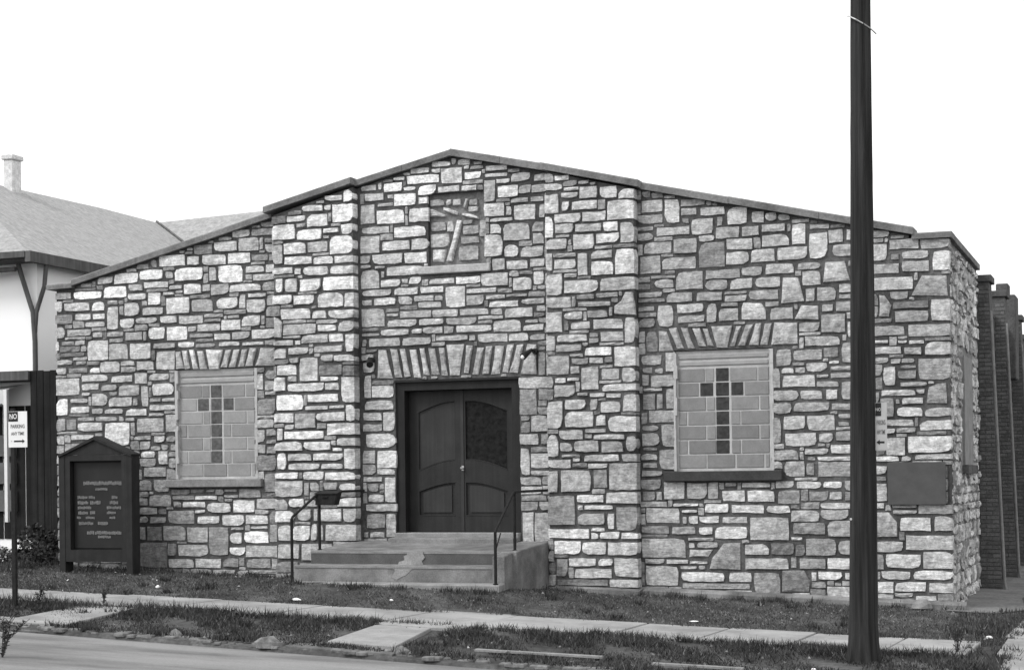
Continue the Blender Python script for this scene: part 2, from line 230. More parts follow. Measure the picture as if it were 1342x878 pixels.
STONES = """
W
-605 13 -550 56 3
-672 225 -622 265 8
-466 35 -429 82 4
-706 376 -664 410 7
-772 316 -724 345 6
-442 499 -396 528 9
-395 32 -329 51 5
-607 248 -554 271 6
-545 451 -500 478 8
-567 355 -530 386 6
-527 507 -473 528 9
-619 375 -578 402 7
-546 89 -495 111 5
-527 33 -469 52 7
-556 60 -513 84 5
-662 376 -624 403 6
-373 179 -335 204 4
-509 57 -469 82 6
-558 533 -508 552 8
-545 405 -505 428 8
-371 273 -336 299 4
-495 452 -454 473 5
-671 484 -626 503 9
-397 56 -352 75 9
-665 429 -643 468 7
-575 311 -533 331 7
-402 551 -364 573 6
-418 108 -378 128 8
-583 119 -541 138 5
-649 508 -602 525 8
-357 142 -331 173 4
-473 531 -428 548 7
-446 455 -406 473 8
-549 247 -528 277 5
-388 446 -353 468 7
-493 13 -444 28 7
-753 464 -702 478 7
-733 484 -676 497 9
-598 512 -552 528 8
-643 312 -602 330 5
-423 531 -381 548 8
-546 13 -497 28 6
-728 252 -678 266 7
-420 483 -361 495 8
-470 108 -424 124 7
-450 553 -406 569 7
-440 86 -398 103 8
-593 170 -550 186 5
-394 14 -348 29 4
-680 354 -641 372 6
-373 114 -332 131 5
-379 402 -334 417 7
-663 294 -617 309 6
-457 479 -423 497 6
-581 408 -550 428 8
-772 281 -749 309 9
-698 296 -667 317 6
-588 60 -560 83 3
-520 432 -474 446 6
-629 451 -600 473 7
-437 418 -401 435 8
-394 88 -352 103 7
-398 424 -364 441 7
-574 144 -545 164 5
-490 550 -454 566 4
-718 339 -666 350 7
-772 442 -737 458 4
-510 483 -476 500 8
-484 418 -440 430 6
-748 420 -699 431 6
-488 89 -446 101 8
-592 451 -552 463 6
-628 408 -595 422 6
-598 292 -584 327 6
-373 251 -339 265 6
-589 497 -541 507 7
-377 576 -336 587 4
-658 336 -616 347 6
-581 468 -557 488 8
-605 356 -572 370 6
-640 430 -611 446 8
-602 188 -570 202 5
-582 337 -542 348 6
-603 146 -579 164 4
-629 277 -588 288 7
-580 285 -528 294 6
-610 332 -586 350 6
-414 575 -381 587 6
-349 58 -335 87 4
-742 284 -704 295 7
-439 15 -410 29 4
-425 55 -403 73 7
-564 192 -546 214 7
-696 463 -671 478 8
-417 402 -383 414 6
-683 509 -653 521 6
-558 435 -525 447 7
-389 514 -355 525 7
-375 500 -335 510 6
-622 478 -586 489 7
-607 437 -565 446 6
-426 35 -397 48 8
-772 253 -754 274 5
-571 392 -529 401 5
-517 117 -474 126 8
-741 237 -696 245 7
-371 226 -357 247 6
-604 105 -569 116 5
-719 324 -684 334 6
-378 533 -347 544 4
-349 89 -332 109 4
-731 448 -699 458 7
-751 255 -732 273 4
-389 4 -333 10 4
-772 417 -754 436 6
-548 34 -531 54 4
-772 486 -740 497 6
-452 402 -421 413 7
-503 533 -480 547 7
-672 281 -635 289 6
-443 391 -403 398 6
-460 504 -447 527 6
-355 314 -335 329 5
-678 322 -647 332 5
-499 408 -455 414 4
-691 269 -648 276 6
-620 494 -593 505 6
-537 130 -495 137 4
-582 90 -552 100 5
-357 482 -335 496 5
-710 435 -671 443 6
-603 531 -580 539 4
-370 315 -359 342 6
-745 355 -707 363 4
-523 392 -492 401 7
-762 384 -713 390 2
-772 370 -738 378 5
-371 208 -356 222 5
-492 130 -450 136 7
-354 333 -334 347 4
-599 204 -572 214 8
-351 546 -335 560 6
-665 416 -633 424 5
-488 391 -451 397 4
-604 61 -593 83 5
-402 454 -391 477 7
-600 218 -581 231 5
-772 464 -758 482 8
-638 353 -608 362 5
-742 302 -707 309 5
-772 353 -751 364 6
-638 364 -611 372 5
-772 229 -757 244 6
-470 441 -434 447 5
-548 230 -529 240 5
-573 230 -552 240 6
-694 448 -671 457 8
-728 270 -695 276 5
-385 472 -351 478 6
-351 513 -335 526 7
-397 391 -357 396 6
-353 207 -336 219 4
-353 237 -335 248 5
-612 235 -580 241 5
-698 282 -677 291 5
-604 121 -588 133 5
-604 90 -587 101 5
-760 404 -734 411 4
-473 487 -459 498 6
-695 416 -676 425 6
-539 493 -514 500 6
-547 512 -532 524 6
-619 243 -611 265 5
-718 505 -696 511 4
-702 354 -682 362 8
-501 142 -476 147 3
-488 400 -454 405 3
-470 434 -439 439 3
-732 404 -712 412 5
-661 406 -634 412 4
-557 300 -531 306 5
-362 552 -356 572 6
-707 368 -682 374 4
-354 390 -334 398 4
-575 533 -564 546 4
-582 275 -553 280 5
-580 300 -559 306 5
-385 80 -354 84 6
-640 453 -632 469 5
-566 105 -551 114 4
-355 306 -334 312 5
-664 472 -644 479 5
-503 419 -487 427 5
-579 216 -561 223 5
-408 17 -398 30 4
-614 295 -605 307 5
-730 369 -710 375 4
-435 143 -412 147 4
-558 216 -545 225 5
-535 117 -521 126 5
-345 532 -335 543 4
-352 563 -336 570 4
-423 78 -399 82 5
-425 438 -403 443 5
-540 215 -529 225 5
-493 107 -474 112 7
-353 224 -335 230 4
-361 425 -354 440 5
-435 133 -409 137 5
-390 503 -378 511 6
-662 313 -647 319 4
-772 395 -766 411 8
-592 407 -586 422 5
-630 268 -612 273 5
-594 467 -584 476 5
-551 484 -530 488 6
-470 143 -455 147 4
-641 471 -631 478 4
-692 243 -678 248 5
-718 314 -703 319 6
-643 268 -634 276 5
-526 486 -513 490 6
-506 552 -493 556 4
-772 4 -730 21 4
-772 23 -730 40 4
-772 42 -730 59 5
-772 61 -730 78 3
-772 80 -730 97 3
-772 99 -730 116 5
-772 118 -730 135 3
-772 137 -730 154 4
-772 156 -730 173 5
-772 175 -730 192 3
-772 194 -730 211 5
-755 213 -713 230 4
-728 2 -686 19 3
-728 21 -686 38 3
-728 40 -686 57 5
-728 59 -686 76 5
-728 78 -686 95 3
-728 97 -686 114 4
-728 116 -686 133 3
-728 135 -686 152 5
-728 154 -686 171 5
-728 173 -686 190 3
-728 192 -686 209 5
-684 1 -642 18 3
-684 20 -642 37 4
-684 39 -642 56 5
-684 58 -642 75 3
-684 77 -642 94 5
-684 96 -642 113 5
-684 115 -642 132 5
-684 134 -642 151 3
-684 153 -642 170 4
-684 172 -642 189 3
-684 191 -642 208 5
-640 166 -598 183 4
-503 -6 -461 11 4
-459 -7 -417 10 5
-640 204 -602 215 5
-562 -4 -520 11 3
-711 211 -674 228 5
-640 185 -604 202 4
-640 135 -605 152 5
-407 133 -365 147 4
-640 58 -606 75 3
-640 77 -606 94 5
-640 96 -606 113 5
-640 115 -606 132 4
-640 -1 -607 16 4
-640 18 -607 35 3
-640 37 -607 54 5
-605 -2 -564 11 3
-384 -10 -342 2 5
-764 392 -722 402 3
-415 -8 -391 9 5
-352 419 -328 436 4
-351 438 -328 455 5
-672 210 -642 223 5
-349 457 -328 474 5
-640 154 -605 164 4
-548 166 -530 183 5
-346 12 -328 29 5
-735 433 -712 446 5
-432 445 -390 452 4
-620 217 -602 233 4
-539 139 -503 147 4
-609 424 -583 435 4
-359 589 -328 597 4
-363 133 -328 140 3
-544 185 -530 202 5
-498 475 -459 481 4
-694 230 -674 241 5
-772 213 -757 227 5
-584 490 -542 495 4
-518 -5 -505 11 5
-755 232 -743 245 5
-448 126 -437 136 3
-697 427 -667 433 5
-376 105 -351 112 5
-749 347 -720 353 4
-540 333 -530 347 4
-772 247 -730 251 5
-752 414 -710 418 5
-747 278 -705 282 3
-730 499 -688 503 3
-370 267 -328 271 5
-603 135 -585 144 5
-370 301 -357 313 4
-340 -11 -328 2 4
-471 500 -462 517 4
-441 571 -416 577 5
-453 138 -437 147 5
-370 164 -359 177 5
-736 377 -708 382 5
-555 465 -547 482 3
-337 250 -328 265 3
-544 204 -530 213 4
-720 392 -708 402 5
-576 372 -569 389 3
-370 344 -356 352 3
-640 217 -622 223 4
-578 242 -551 246 5
-399 416 -381 422 5
-752 433 -737 440 4
-581 430 -560 435 5
-550 526 -529 531 4
-686 499 -673 507 3
-379 527 -353 531 5
-421 475 -404 481 4
-334 273 -328 290 4
-334 562 -328 579 5
-334 206 -328 222 3
-624 527 -605 532 5
-674 412 -667 425 3
-471 519 -462 529 4
-582 308 -577 325 4
-333 53 -328 70 4
-333 175 -328 192 4
-333 224 -328 241 5
-333 314 -328 331 5
-333 349 -328 366 5
-333 368 -328 385 3
-333 476 -328 493 4
-333 495 -328 512 5
-333 514 -328 531 5
-333 533 -328 550 5
-772 347 -751 351 4
-756 480 -735 484 4
-551 279 -530 283 5
-396 77 -387 86 5
-772 380 -764 390 4
-631 424 -611 428 5
-539 502 -529 510 4
-705 297 -700 312 5
-711 230 -696 235 4
-435 126 -420 131 4
-333 72 -328 87 3
-529 54 -511 58 4
-452 449 -434 453 4
-334 292 -328 304 4
-394 497 -377 501 4
-708 412 -697 418 3
-528 480 -512 484 5
-584 350 -569 354 5
-376 589 -361 593 4
-349 476 -335 480 4
-694 505 -688 514 4
-333 194 -328 204 3
-549 113 -537 117 4
-408 11 -396 15 5
-584 329 -577 335 5
-540 349 -530 353 4
-518 554 -508 558 5
-502 558 -492 562 5
-333 552 -328 560 4
-620 235 -614 241 4
-461 568 -452 572 5
-362 546 -353 550 5
-334 581 -328 587 3
-629 475 -624 482 5
-362 419 -354 423 5
-432 437 -427 443 5
-583 140 -576 144 5
-335 599 -328 603 5
P -528 385 -519 386 -511 355 -527 354 6
P -516 387 -506 387 -499 355 -510 353 6
P -501 388 -492 388 -483 353 -493 353 7
P -486 385 -474 385 -466 353 -480 352 6
P -469 387 -435 385 -444 352 -462 352 7
P -430 385 -419 385 -428 354 -440 354 6
P -414 385 -403 385 -412 354 -424 354 6
P -399 385 -388 385 -395 355 -406 354 6
P -383 387 -370 386 -378 355 -392 355 6
P -363 386 -335 385 -335 354 -373 355 5
L
-279 28 -223 55 6
-235 61 -179 87 6
-328 134 -277 160 6
-323 278 -274 304 9
-279 326 -246 364 6
-221 534 -179 563 8
-313 430 -259 447 8
-234 475 -179 496 8
-216 586 -179 615 9
-244 447 -198 470 7
-328 563 -286 588 8
-309 404 -249 421 6
-203 289 -179 330 7
-229 236 -179 254 7
-289 248 -252 272 5
-309 230 -237 242 8
-323 31 -285 54 6
-303 309 -236 322 7
-247 93 -206 113 7
-282 560 -237 577 9
-295 61 -264 86 8
-250 259 -198 273 7
-306 538 -266 556 8
-234 161 -179 174 8
-328 211 -277 225 7
-277 476 -240 495 8
-275 389 -227 402 6
-262 582 -225 601 8
-265 291 -210 303 8
-199 179 -179 212 7
-323 61 -297 86 7
-328 92 -293 110 8
-273 211 -225 224 8
-305 521 -255 533 8
-271 501 -225 515 7
-256 194 -202 205 7
-262 539 -226 556 6
-302 179 -245 189 7
-225 428 -179 441 7
-328 523 -310 554 6
-221 501 -179 514 7
-321 337 -286 353 8
-328 258 -292 273 7
-289 454 -252 468 8
-252 373 -201 383 6
-303 194 -260 205 7
-305 475 -283 497 7
-202 92 -179 113 6
-328 456 -293 470 8
-212 117 -179 131 7
-207 406 -179 422 6
-286 94 -262 113 6
-328 311 -307 333 8
-275 162 -238 175 7
-194 372 -179 401 7
-328 164 -285 174 8
-323 180 -307 206 8
-195 258 -179 284 7
-251 519 -216 531 8
-212 218 -179 230 6
-300 371 -263 382 6
-328 506 -291 516 7
-195 446 -179 469 7
-212 519 -179 530 7
-216 357 -179 367 7
-328 365 -305 381 7
-209 143 -179 155 7
-271 607 -234 617 7
-195 619 -179 638 9
-229 622 -198 630 8
-200 566 -179 582 8
-303 117 -275 130 7
-245 408 -212 418 7
-224 389 -199 402 7
-328 387 -292 395 6
-241 180 -203 188 6
-255 429 -230 442 7
-237 145 -213 157 5
-322 476 -310 498 8
-300 592 -267 601 8
-233 310 -208 321 6
-261 62 -251 88 7
-269 278 -229 284 6
-271 117 -250 128 6
-263 143 -246 157 5
-240 358 -218 368 6
-233 570 -206 577 7
-241 325 -209 332 8
-322 229 -313 248 7
-302 326 -286 335 5
-273 136 -265 157 4
-246 62 -240 86 6
-310 398 -278 402 5
-308 247 -292 254 7
-225 280 -199 284 7
-298 357 -282 365 5
-256 94 -250 113 6
-248 247 -232 255 5
-231 607 -219 615 7
-286 504 -276 514 7
-282 582 -266 588 6
-220 209 -204 214 7
-287 387 -278 394 6
-261 371 -254 380 5
-283 164 -277 174 4
-223 588 -218 602 5
-218 580 -202 584 5
-223 219 -214 226 5
-233 561 -223 565 6
-256 446 -247 450 5
-328 -11 -286 6 5
-328 8 -286 25 3
-284 -13 -242 4 5
-284 6 -242 23 5
-244 334 -202 351 3
-240 -14 -198 3 4
-240 5 -198 22 3
-221 24 -179 41 4
-221 43 -179 59 5
-248 115 -214 126 3
-263 130 -221 141 4
-328 112 -305 129 5
-200 332 -179 349 3
-219 133 -179 141 3
-328 590 -302 602 3
-196 -16 -179 1 5
-196 3 -179 20 4
-247 420 -209 426 5
-328 355 -300 363 3
-328 436 -315 453 4
-309 423 -267 428 5
-298 603 -273 610 3
-328 500 -288 504 3
-281 470 -246 474 4
-235 228 -214 234 5
-253 533 -223 537 5
-291 88 -263 92 4
-313 449 -291 454 4
-328 250 -310 256 4
-328 556 -308 561 5
-328 335 -323 352 4
-272 286 -267 303 5
-244 143 -239 160 3
-200 351 -179 355 3
-265 423 -249 427 5
-245 619 -231 623 5
-252 366 -242 371 5
-281 497 -273 502 5
-261 382 -254 387 4
-273 130 -265 134 3
P -338 436 -318 432 -311 424 -313 399 -337 400 6
C
126 55 154 105 5
46 517 77 552 7
79 541 123 568 6
103 262 132 302 4
-168 214 -115 236 7
-173 413 -132 442 6
-144 581 -95 603 8
-23 439 11 472 7
-127 495 -62 510 7
-174 476 -141 506 6
-113 557 -57 574 9
40 470 85 490 6
-148 180 -114 208 7
46 606 65 640 6
102 304 156 321 6
-174 535 -140 562 6
106 55 124 106 6
-28 640 8 664 7
-153 515 -99 531 7
97 573 133 597 7
46 582 80 602 7
60 396 106 414 6
-86 581 -51 603 8
-168 81 -135 104 4
-169 276 -118 291 6
-135 124 -116 164 7
-173 583 -148 614 6
-156 296 -117 315 7
-133 66 -116 104 6
-112 609 -74 628 9
-89 643 -33 656 9
104 166 119 208 6
-134 537 -86 552 7
121 177 151 200 6
122 235 150 260 5
-160 380 -105 393 6
-95 514 -56 531 8
33 380 83 393 6
80 418 127 433 6
94 461 126 481 7
-104 425 -49 436 5
70 611 104 629 9
-5 398 56 408 6
108 513 146 529 6
-136 241 -116 271 6
-169 109 -114 120 6
102 214 134 231 6
-100 380 -50 392 5
-22 410 30 421 5
-126 411 -75 422 6
-172 463 -120 473 6
-172 566 -122 577 6
-139 397 -89 407 6
-4 476 38 487 8
-82 536 -52 553 7
2 425 51 435 6
59 495 80 513 6
136 325 147 370 4
53 436 102 445 7
-46 424 -2 435 6
-51 478 -8 486 7
-34 626 3 635 7
-69 624 -38 639 9
-40 385 15 393 6
-114 463 -72 474 7
-174 188 -152 209 5
-170 296 -158 333 6
14 441 43 456 5
80 515 103 534 7
84 495 119 508 7
-70 412 -27 422 6
-130 633 -98 647 9
104 135 139 147 6
105 125 147 133 4
-165 620 -132 632 7
103 150 138 162 5
-173 241 -139 252 5
-138 478 -103 489 7
-172 259 -139 271 6
93 635 125 648 6
-150 448 -112 459 7
104 109 132 123 4
86 380 119 392 6
-174 169 -151 186 4
14 460 65 467 6
-67 464 -27 474 7
-64 398 -29 408 6
50 655 86 663 7
129 469 146 489 7
-172 338 -151 354 5
-148 169 -117 178 6
108 438 147 446 5
-82 660 -50 668 7
-71 440 -31 449 6
-165 124 -137 136 6
13 644 41 655 9
128 615 156 627 6
-78 451 -44 460 6
-106 447 -82 460 6
-87 480 -66 491 7
136 286 156 302 4
111 396 145 405 6
124 497 148 509 6
106 615 126 628 5
129 533 147 550 6
-166 141 -146 154 4
128 553 147 568 5
-172 637 -145 646 6
56 554 74 569 7
132 633 156 644 6
-173 158 -140 165 6
-44 668 -12 676 8
-174 356 -153 367 5
122 202 151 210 4
121 165 153 172 5
34 417 76 422 5
7 626 33 634 7
135 110 152 123 5
56 573 94 578 6
140 575 149 596 6
-162 66 -137 74 6
122 381 147 389 5
1 668 22 677 6
-174 518 -157 530 6
120 450 148 458 4
92 601 121 608 5
139 215 151 231 4
48 449 80 455 6
-128 436 -106 441 4
48 645 86 650 7
-26 397 -10 408 5
68 458 92 465 5
-68 610 -53 620 8
56 424 75 433 6
-84 399 -66 406 6
-142 610 -115 615 6
-172 448 -155 457 5
129 417 147 424 3
-95 633 -74 639 8
84 582 93 596 7
-172 406 -143 411 4
83 451 117 455 4
126 601 147 608 5
68 634 90 640 7
135 275 149 284 4
134 426 148 435 5
33 410 58 415 4
-173 398 -142 402 5
106 486 127 491 4
-42 451 -28 459 5
14 470 38 474 4
23 660 45 665 4
114 408 135 413 5
-113 651 -94 656 8
-128 429 -108 433 5
136 461 148 467 5
-45 658 -30 665 7
29 667 43 671 5
-173 381 -165 392 5
-174 510 -156 515 5
18 384 28 392 5
-165 371 -147 375 3
-148 508 -131 512 5
-100 482 -90 489 7
-10 670 -2 679 6
-141 638 -135 649 7
-144 145 -137 153 4
-173 66 -166 74 4
-124 622 -114 628 7
-137 493 -132 503 5
12 661 20 666 6
-156 328 -150 334 4
-174 50 -132 64 4
-156 317 -117 324 3
105 233 120 250 4
141 135 156 148 5
134 262 156 273 4
-138 554 -115 564 5
-104 438 -73 445 3
140 150 156 163 4
10 636 44 642 5
-130 50 -117 64 4
105 531 127 539 4
87 483 104 493 5
147 391 156 400 5
137 407 156 415 4
135 372 156 379 3
-48 377 -25 383 4
148 469 156 486 5
148 511 156 528 4
105 252 120 260 4
-174 122 -167 139 4
-174 616 -167 633 4
149 323 156 340 5
149 342 156 359 5
149 530 156 547 5
149 549 156 566 4
67 604 90 609 4
-64 476 -53 486 5
129 491 156 495 4
149 598 156 613 4
150 417 156 434 5
150 436 156 453 4
88 650 107 655 4
-174 141 -168 156 5
-93 576 -88 593 5
49 554 54 571 4
151 568 156 585 3
35 626 44 634 3
49 506 57 515 4
150 455 156 467 5
150 497 156 509 4
-174 369 -167 379 4
87 467 92 481 5
3 324 20 328 4
-48 385 -42 396 5
-120 566 -115 579 4
-131 649 -115 653 4
149 361 156 370 3
-93 595 -88 607 4
45 437 51 447 3
149 125 156 133 4
149 381 156 389 5
-101 476 -89 480 4
151 275 156 284 4
151 587 156 596 4
-95 658 -84 662 5
-50 324 -39 328 5
128 460 134 467 5
-96 641 -91 649 3
-60 506 -54 512 5
72 324 81 328 4
-144 138 -137 143 3
26 375 31 382 3
49 573 54 580 5
82 598 90 602 4
43 652 48 658 5
-65 324 -58 328 4
A -144 375 -130 374 -118 326 -146 327 6
A -123 376 -110 375 -101 327 -114 327 6
A -105 375 -96 375 -86 328 -97 327 6
A -88 373 -76 373 -67 325 -80 326 7
A -70 375 -62 375 -52 329 -63 330 7
A -55 375 -43 374 -34 329 -49 330 5
A -36 375 -26 374 -20 327 -31 328 5
A -23 379 9 379 0 327 -17 328 6
A 12 377 24 376 16 330 7 331 5
A 31 373 43 372 33 327 22 328 5
A 47 374 58 374 51 328 39 328 5
A 63 374 78 374 70 328 55 327 6
A 83 375 95 376 84 329 74 330 6
A 100 374 111 375 101 328 86 329 6
A 117 375 133 374 133 325 105 326 5
R
156 87 200 132 4
257 141 302 182 5
178 139 227 172 6
259 561 302 590 7
268 78 302 114 4
271 476 302 515 7
186 240 232 264 6
246 451 302 471 6
264 6 302 34 6
156 239 181 281 6
187 450 242 469 7
257 231 302 255 7
156 323 193 352 5
268 333 302 363 6
213 298 241 333 6
156 66 223 80 8
254 40 302 59 7
156 448 183 481 6
166 41 209 61 8
252 120 302 137 6
199 4 259 18 7
156 390 182 421 6
203 518 236 541 7
232 476 267 497 7
170 -8 253 1 3
205 87 248 104 5
234 392 282 407 6
280 524 302 555 6
200 201 240 218 6
156 428 197 444 6
212 41 250 59 7
285 369 302 408 6
156 577 178 606 7
172 561 215 575 6
217 186 273 196 6
156 194 174 228 7
169 288 202 306 5
220 351 263 364 8
245 200 280 216 5
174 374 223 385 6
176 221 215 235 6
281 263 302 289 6
232 145 253 172 4
246 372 283 387 5
156 520 191 536 6
210 477 225 511 6
156 138 172 171 5
245 262 276 278 6
186 268 220 283 6
240 526 277 540 7
201 580 242 593 7
218 561 256 575 7
247 595 274 613 7
248 295 302 305 6
169 6 187 33 4
214 597 242 615 6
204 122 247 133 7
190 22 234 34 7
156 176 194 189 6
280 308 302 330 6
206 545 248 557 6
256 -10 302 1 6
171 489 206 503 6
247 313 275 329 5
156 539 169 571 8
172 359 214 369 5
173 545 202 559 6
232 502 265 514 6
285 201 302 224 5
278 593 302 607 7
210 428 262 435 5
233 220 282 227 6
197 393 228 404 6
186 409 216 420 6
225 410 257 421 4
252 544 275 558 8
156 361 170 384 6
156 613 185 623 7
241 65 272 75 7
156 487 167 514 6
177 202 197 215 6
216 111 262 117 6
238 23 261 34 7
239 441 274 448 5
278 185 302 196 5
254 80 264 104 7
198 338 225 347 4
276 65 302 74 7
169 507 206 513 5
237 242 252 257 6
183 600 210 608 6
227 266 239 283 5
223 175 254 182 7
173 628 196 635 7
227 339 249 347 5
207 440 235 447 4
219 231 252 236 5
184 580 196 594 7
254 284 277 291 5
196 324 210 335 5
197 177 221 183 4
244 578 255 593 5
212 620 229 625 5
170 310 187 317 7
227 286 251 292 6
188 611 212 616 7
187 475 207 481 5
238 517 266 521 5
174 538 196 542 4
180 193 209 197 5
186 392 193 407 4
252 340 264 348 4
227 77 248 82 6
227 65 238 74 7
227 371 242 378 5
244 331 264 335 4
195 350 216 354 5
191 313 209 317 7
260 412 265 425 5
207 289 223 293 4
218 222 229 228 5
228 380 241 386 4
205 110 213 117 7
198 186 209 191 6
194 526 199 534 5
156 -28 198 -11 5
200 -29 242 -12 4
244 -31 286 -14 3
288 -32 302 -15 5
156 625 171 640 5
156 -9 167 8 5
156 10 167 27 3
156 283 167 300 4
156 302 167 319 4
187 618 210 626 4
268 517 302 522 3
229 135 250 143 4
169 483 208 487 5
184 422 223 426 5
244 366 283 370 4
243 307 278 311 5
156 29 164 46 5
189 3 197 20 5
156 48 164 64 4
156 230 174 237 4
195 387 226 391 5
204 295 211 311 5
199 428 205 445 4
278 257 302 261 3
166 35 188 39 3
209 471 230 475 3
193 515 201 524 5
156 354 170 359 4
218 406 223 420 5
264 433 274 439 4
216 366 225 372 4
234 259 243 264 3
241 280 252 284 4
231 617 240 621 4
276 442 281 449 4
A 287 448 299 447 303 411 268 414 268 426 279 434 6
V
304 36 373 65 5
475 63 534 97 6
309 -8 361 22 6
642 433 722 452 6
400 481 440 519 4
713 192 775 216 7
729 299 775 330 5
708 49 775 70 6
580 158 642 180 4
480 -18 520 13 4
311 89 364 112 6
363 449 405 476 5
593 68 641 92 5
560 40 605 65 4
467 19 533 35 6
643 477 685 502 6
679 22 729 42 7
570 486 597 524 7
715 363 775 380 5
733 22 775 46 6
366 -1 434 13 7
587 374 622 401 5
341 481 394 499 5
564 228 605 250 6
420 65 470 83 7
647 366 709 380 5
530 205 577 224 6
700 77 744 96 7
368 -12 473 -4 5
340 126 372 152 6
748 385 775 416 6
649 46 703 61 6
306 476 338 503 5
527 294 576 311 6
522 486 566 505 6
388 532 422 556 6
649 121 681 147 6
346 553 369 589 7
541 72 589 89 4
592 20 641 36 7
642 458 702 472 5
333 393 358 426 6
617 328 644 358 5
696 385 744 401 5
377 126 408 150 5
360 505 396 527 5
445 545 475 570 7
317 245 358 263 5
718 5 775 18 7
333 172 357 202 5
312 507 356 524 5
544 257 597 270 5
591 -22 640 -7 6
616 273 644 299 5
337 207 358 241 5
562 355 614 369 5
529 159 559 182 5
472 121 513 138 7
681 189 708 214 6
643 512 689 522 5
442 483 477 502 6
739 335 775 354 6
410 463 463 476 5
498 508 539 525 6
477 428 522 442 5
481 485 517 504 6
751 459 775 487 7
321 300 359 318 5
333 534 385 546 6
609 41 641 62 6
730 225 775 239 7
518 118 551 138 4
503 466 546 481 6
544 334 587 349 5
443 506 483 522 6
426 524 463 541 5
646 339 704 349 6
651 -15 689 1 7
513 184 550 199 5
559 446 586 467 6
727 102 775 115 5
528 230 560 250 6
550 20 589 35 4
544 509 564 539 7
507 41 542 58 3
707 459 746 474 5
509 274 551 289 5
510 397 544 414 5
447 104 496 116 7
348 430 388 444 5
648 20 675 42 4
581 422 609 442 5
309 572 342 590 6
518 326 541 351 5
432 122 467 138 7
689 493 731 507 5
314 355 332 386 3
430 398 460 417 5
466 41 503 56 6
487 446 525 461 6
692 -12 736 1 7
734 491 775 505 5
605 487 636 504 5
364 413 405 426 6
306 209 333 228 5
302 554 342 567 5
512 210 524 248 5
409 446 444 461 5
750 77 775 98 6
395 430 435 443 5
693 405 744 415 3
448 446 482 461 6
303 141 335 156 4
741 -14 775 0 6
599 193 643 205 7
441 -1 476 13 6
672 5 714 17 7
606 212 643 226 5
306 334 338 349 5
673 246 692 273 4
697 246 734 259 7
511 254 540 270 5
303 73 347 84 4
678 292 695 319 6
707 478 745 489 5
738 245 775 257 5
308 265 327 289 4
583 110 642 118 6
405 105 441 118 7
626 365 644 389 6
579 182 642 188 6
403 561 440 573 6
563 316 595 329 6
466 465 497 478 5
609 405 639 419 5
554 275 587 288 5
328 453 359 466 5
566 122 594 136 4
365 398 407 408 5
498 530 533 541 6
553 377 584 390 5
345 323 358 352 6
512 293 523 323 5
411 397 426 425 5
352 72 389 83 5
500 104 536 115 7
410 126 425 151 5
372 577 410 587 5
650 161 681 173 6
723 182 775 189 6
599 508 620 527 6
302 393 329 407 4
675 277 724 285 6
547 141 584 151 7
578 4 613 15 8
467 526 493 540 5
552 470 586 480 5
721 -31 751 -19 6
432 89 470 98 6
601 258 643 267 5
345 266 357 296 5
681 232 721 241 6
395 89 426 99 7
392 51 424 60 5
614 433 640 445 6
619 137 642 151 4
699 301 725 313 4
650 180 699 187 7
483 545 501 562 6
649 221 694 228 6
600 306 644 313 5
689 419 715 430 5
439 427 473 436 5
463 143 506 150 7
515 142 542 152 6
646 325 685 333 6
590 337 611 351 4
305 162 337 170 5
587 141 615 151 7
619 123 642 135 4
581 210 602 223 5
372 563 396 574 5
647 385 691 391 4
560 192 595 200 5
302 528 327 539 5
303 440 340 447 5
600 317 644 323 5
579 293 611 301 5
705 264 735 273 6
564 422 577 441 6
709 337 733 347 5
304 187 329 196 5
306 124 325 137 4
703 290 741 296 5
395 71 416 82 7
566 -20 589 -11 4
618 4 641 14 7
400 521 424 530 6
302 432 344 437 4
593 274 609 288 6
503 547 520 559 6
596 124 614 135 6
306 232 332 240 5
651 5 670 16 5
330 266 339 289 4
649 110 677 118 6
309 26 339 33 5
696 222 724 229 5
571 530 600 537 5
512 171 525 182 5
562 161 573 179 4
611 245 643 251 5
343 26 377 32 6
650 151 680 157 4
647 355 685 359 6
302 418 327 425 4
325 593 343 601 4
378 62 417 66 4
307 175 329 182 5
379 88 393 99 7
355 115 394 119 6
523 546 541 555 5
307 303 317 319 5
302 543 327 549 4
502 417 522 424 5
305 243 314 260 4
588 406 604 416 5
614 424 640 430 4
302 463 321 471 4
302 452 321 460 3
690 102 724 107 6
602 530 623 535 4
626 511 636 526 6
689 111 724 115 5
691 -21 717 -15 4
439 438 473 442 4
526 315 544 323 6
308 322 323 330 4
625 394 639 403 5
380 26 407 30 6
568 2 575 14 7
537 21 545 37 5
310 595 323 604 4
705 325 723 331 5
437 145 454 150 4
434 420 459 425 4
309 294 338 298 6
365 18 390 22 5
547 315 561 323 5
327 321 340 329 5
429 544 437 557 5
368 105 392 109 6
328 125 336 137 6
691 478 702 486 4
308 202 329 206 4
716 353 737 357 7
689 324 703 331 5
345 474 361 479 4
703 180 717 187 6
611 234 626 239 5
703 317 725 321 4
543 326 560 330 4
538 63 554 67 6
726 279 737 285 6
579 307 596 311 5
628 472 637 480 4
598 327 612 331 8
412 576 420 582 4
369 88 375 98 5
374 551 384 558 4
564 183 575 188 4
537 529 542 540 4
631 234 643 239 4
379 51 387 58 6
394 18 404 23 5
700 354 712 358 7
618 361 624 370 5
580 204 590 208 4
603 -5 612 -1 5
396 114 402 119 5
696 265 701 271 5
302 -33 344 -16 5
346 -34 388 -17 4
390 -36 432 -19 5
434 -37 476 -20 4
478 -39 520 -22 4
522 -40 564 -23 5
538 91 580 108 5
566 -42 608 -25 4
610 -43 652 -26 3
654 -45 696 -28 4
683 117 725 134 5
683 136 725 153 5
683 155 725 172 5
727 117 769 134 4
727 136 769 153 5
727 155 769 172 4
582 94 624 108 5
714 -47 756 -33 5
645 189 679 206 3
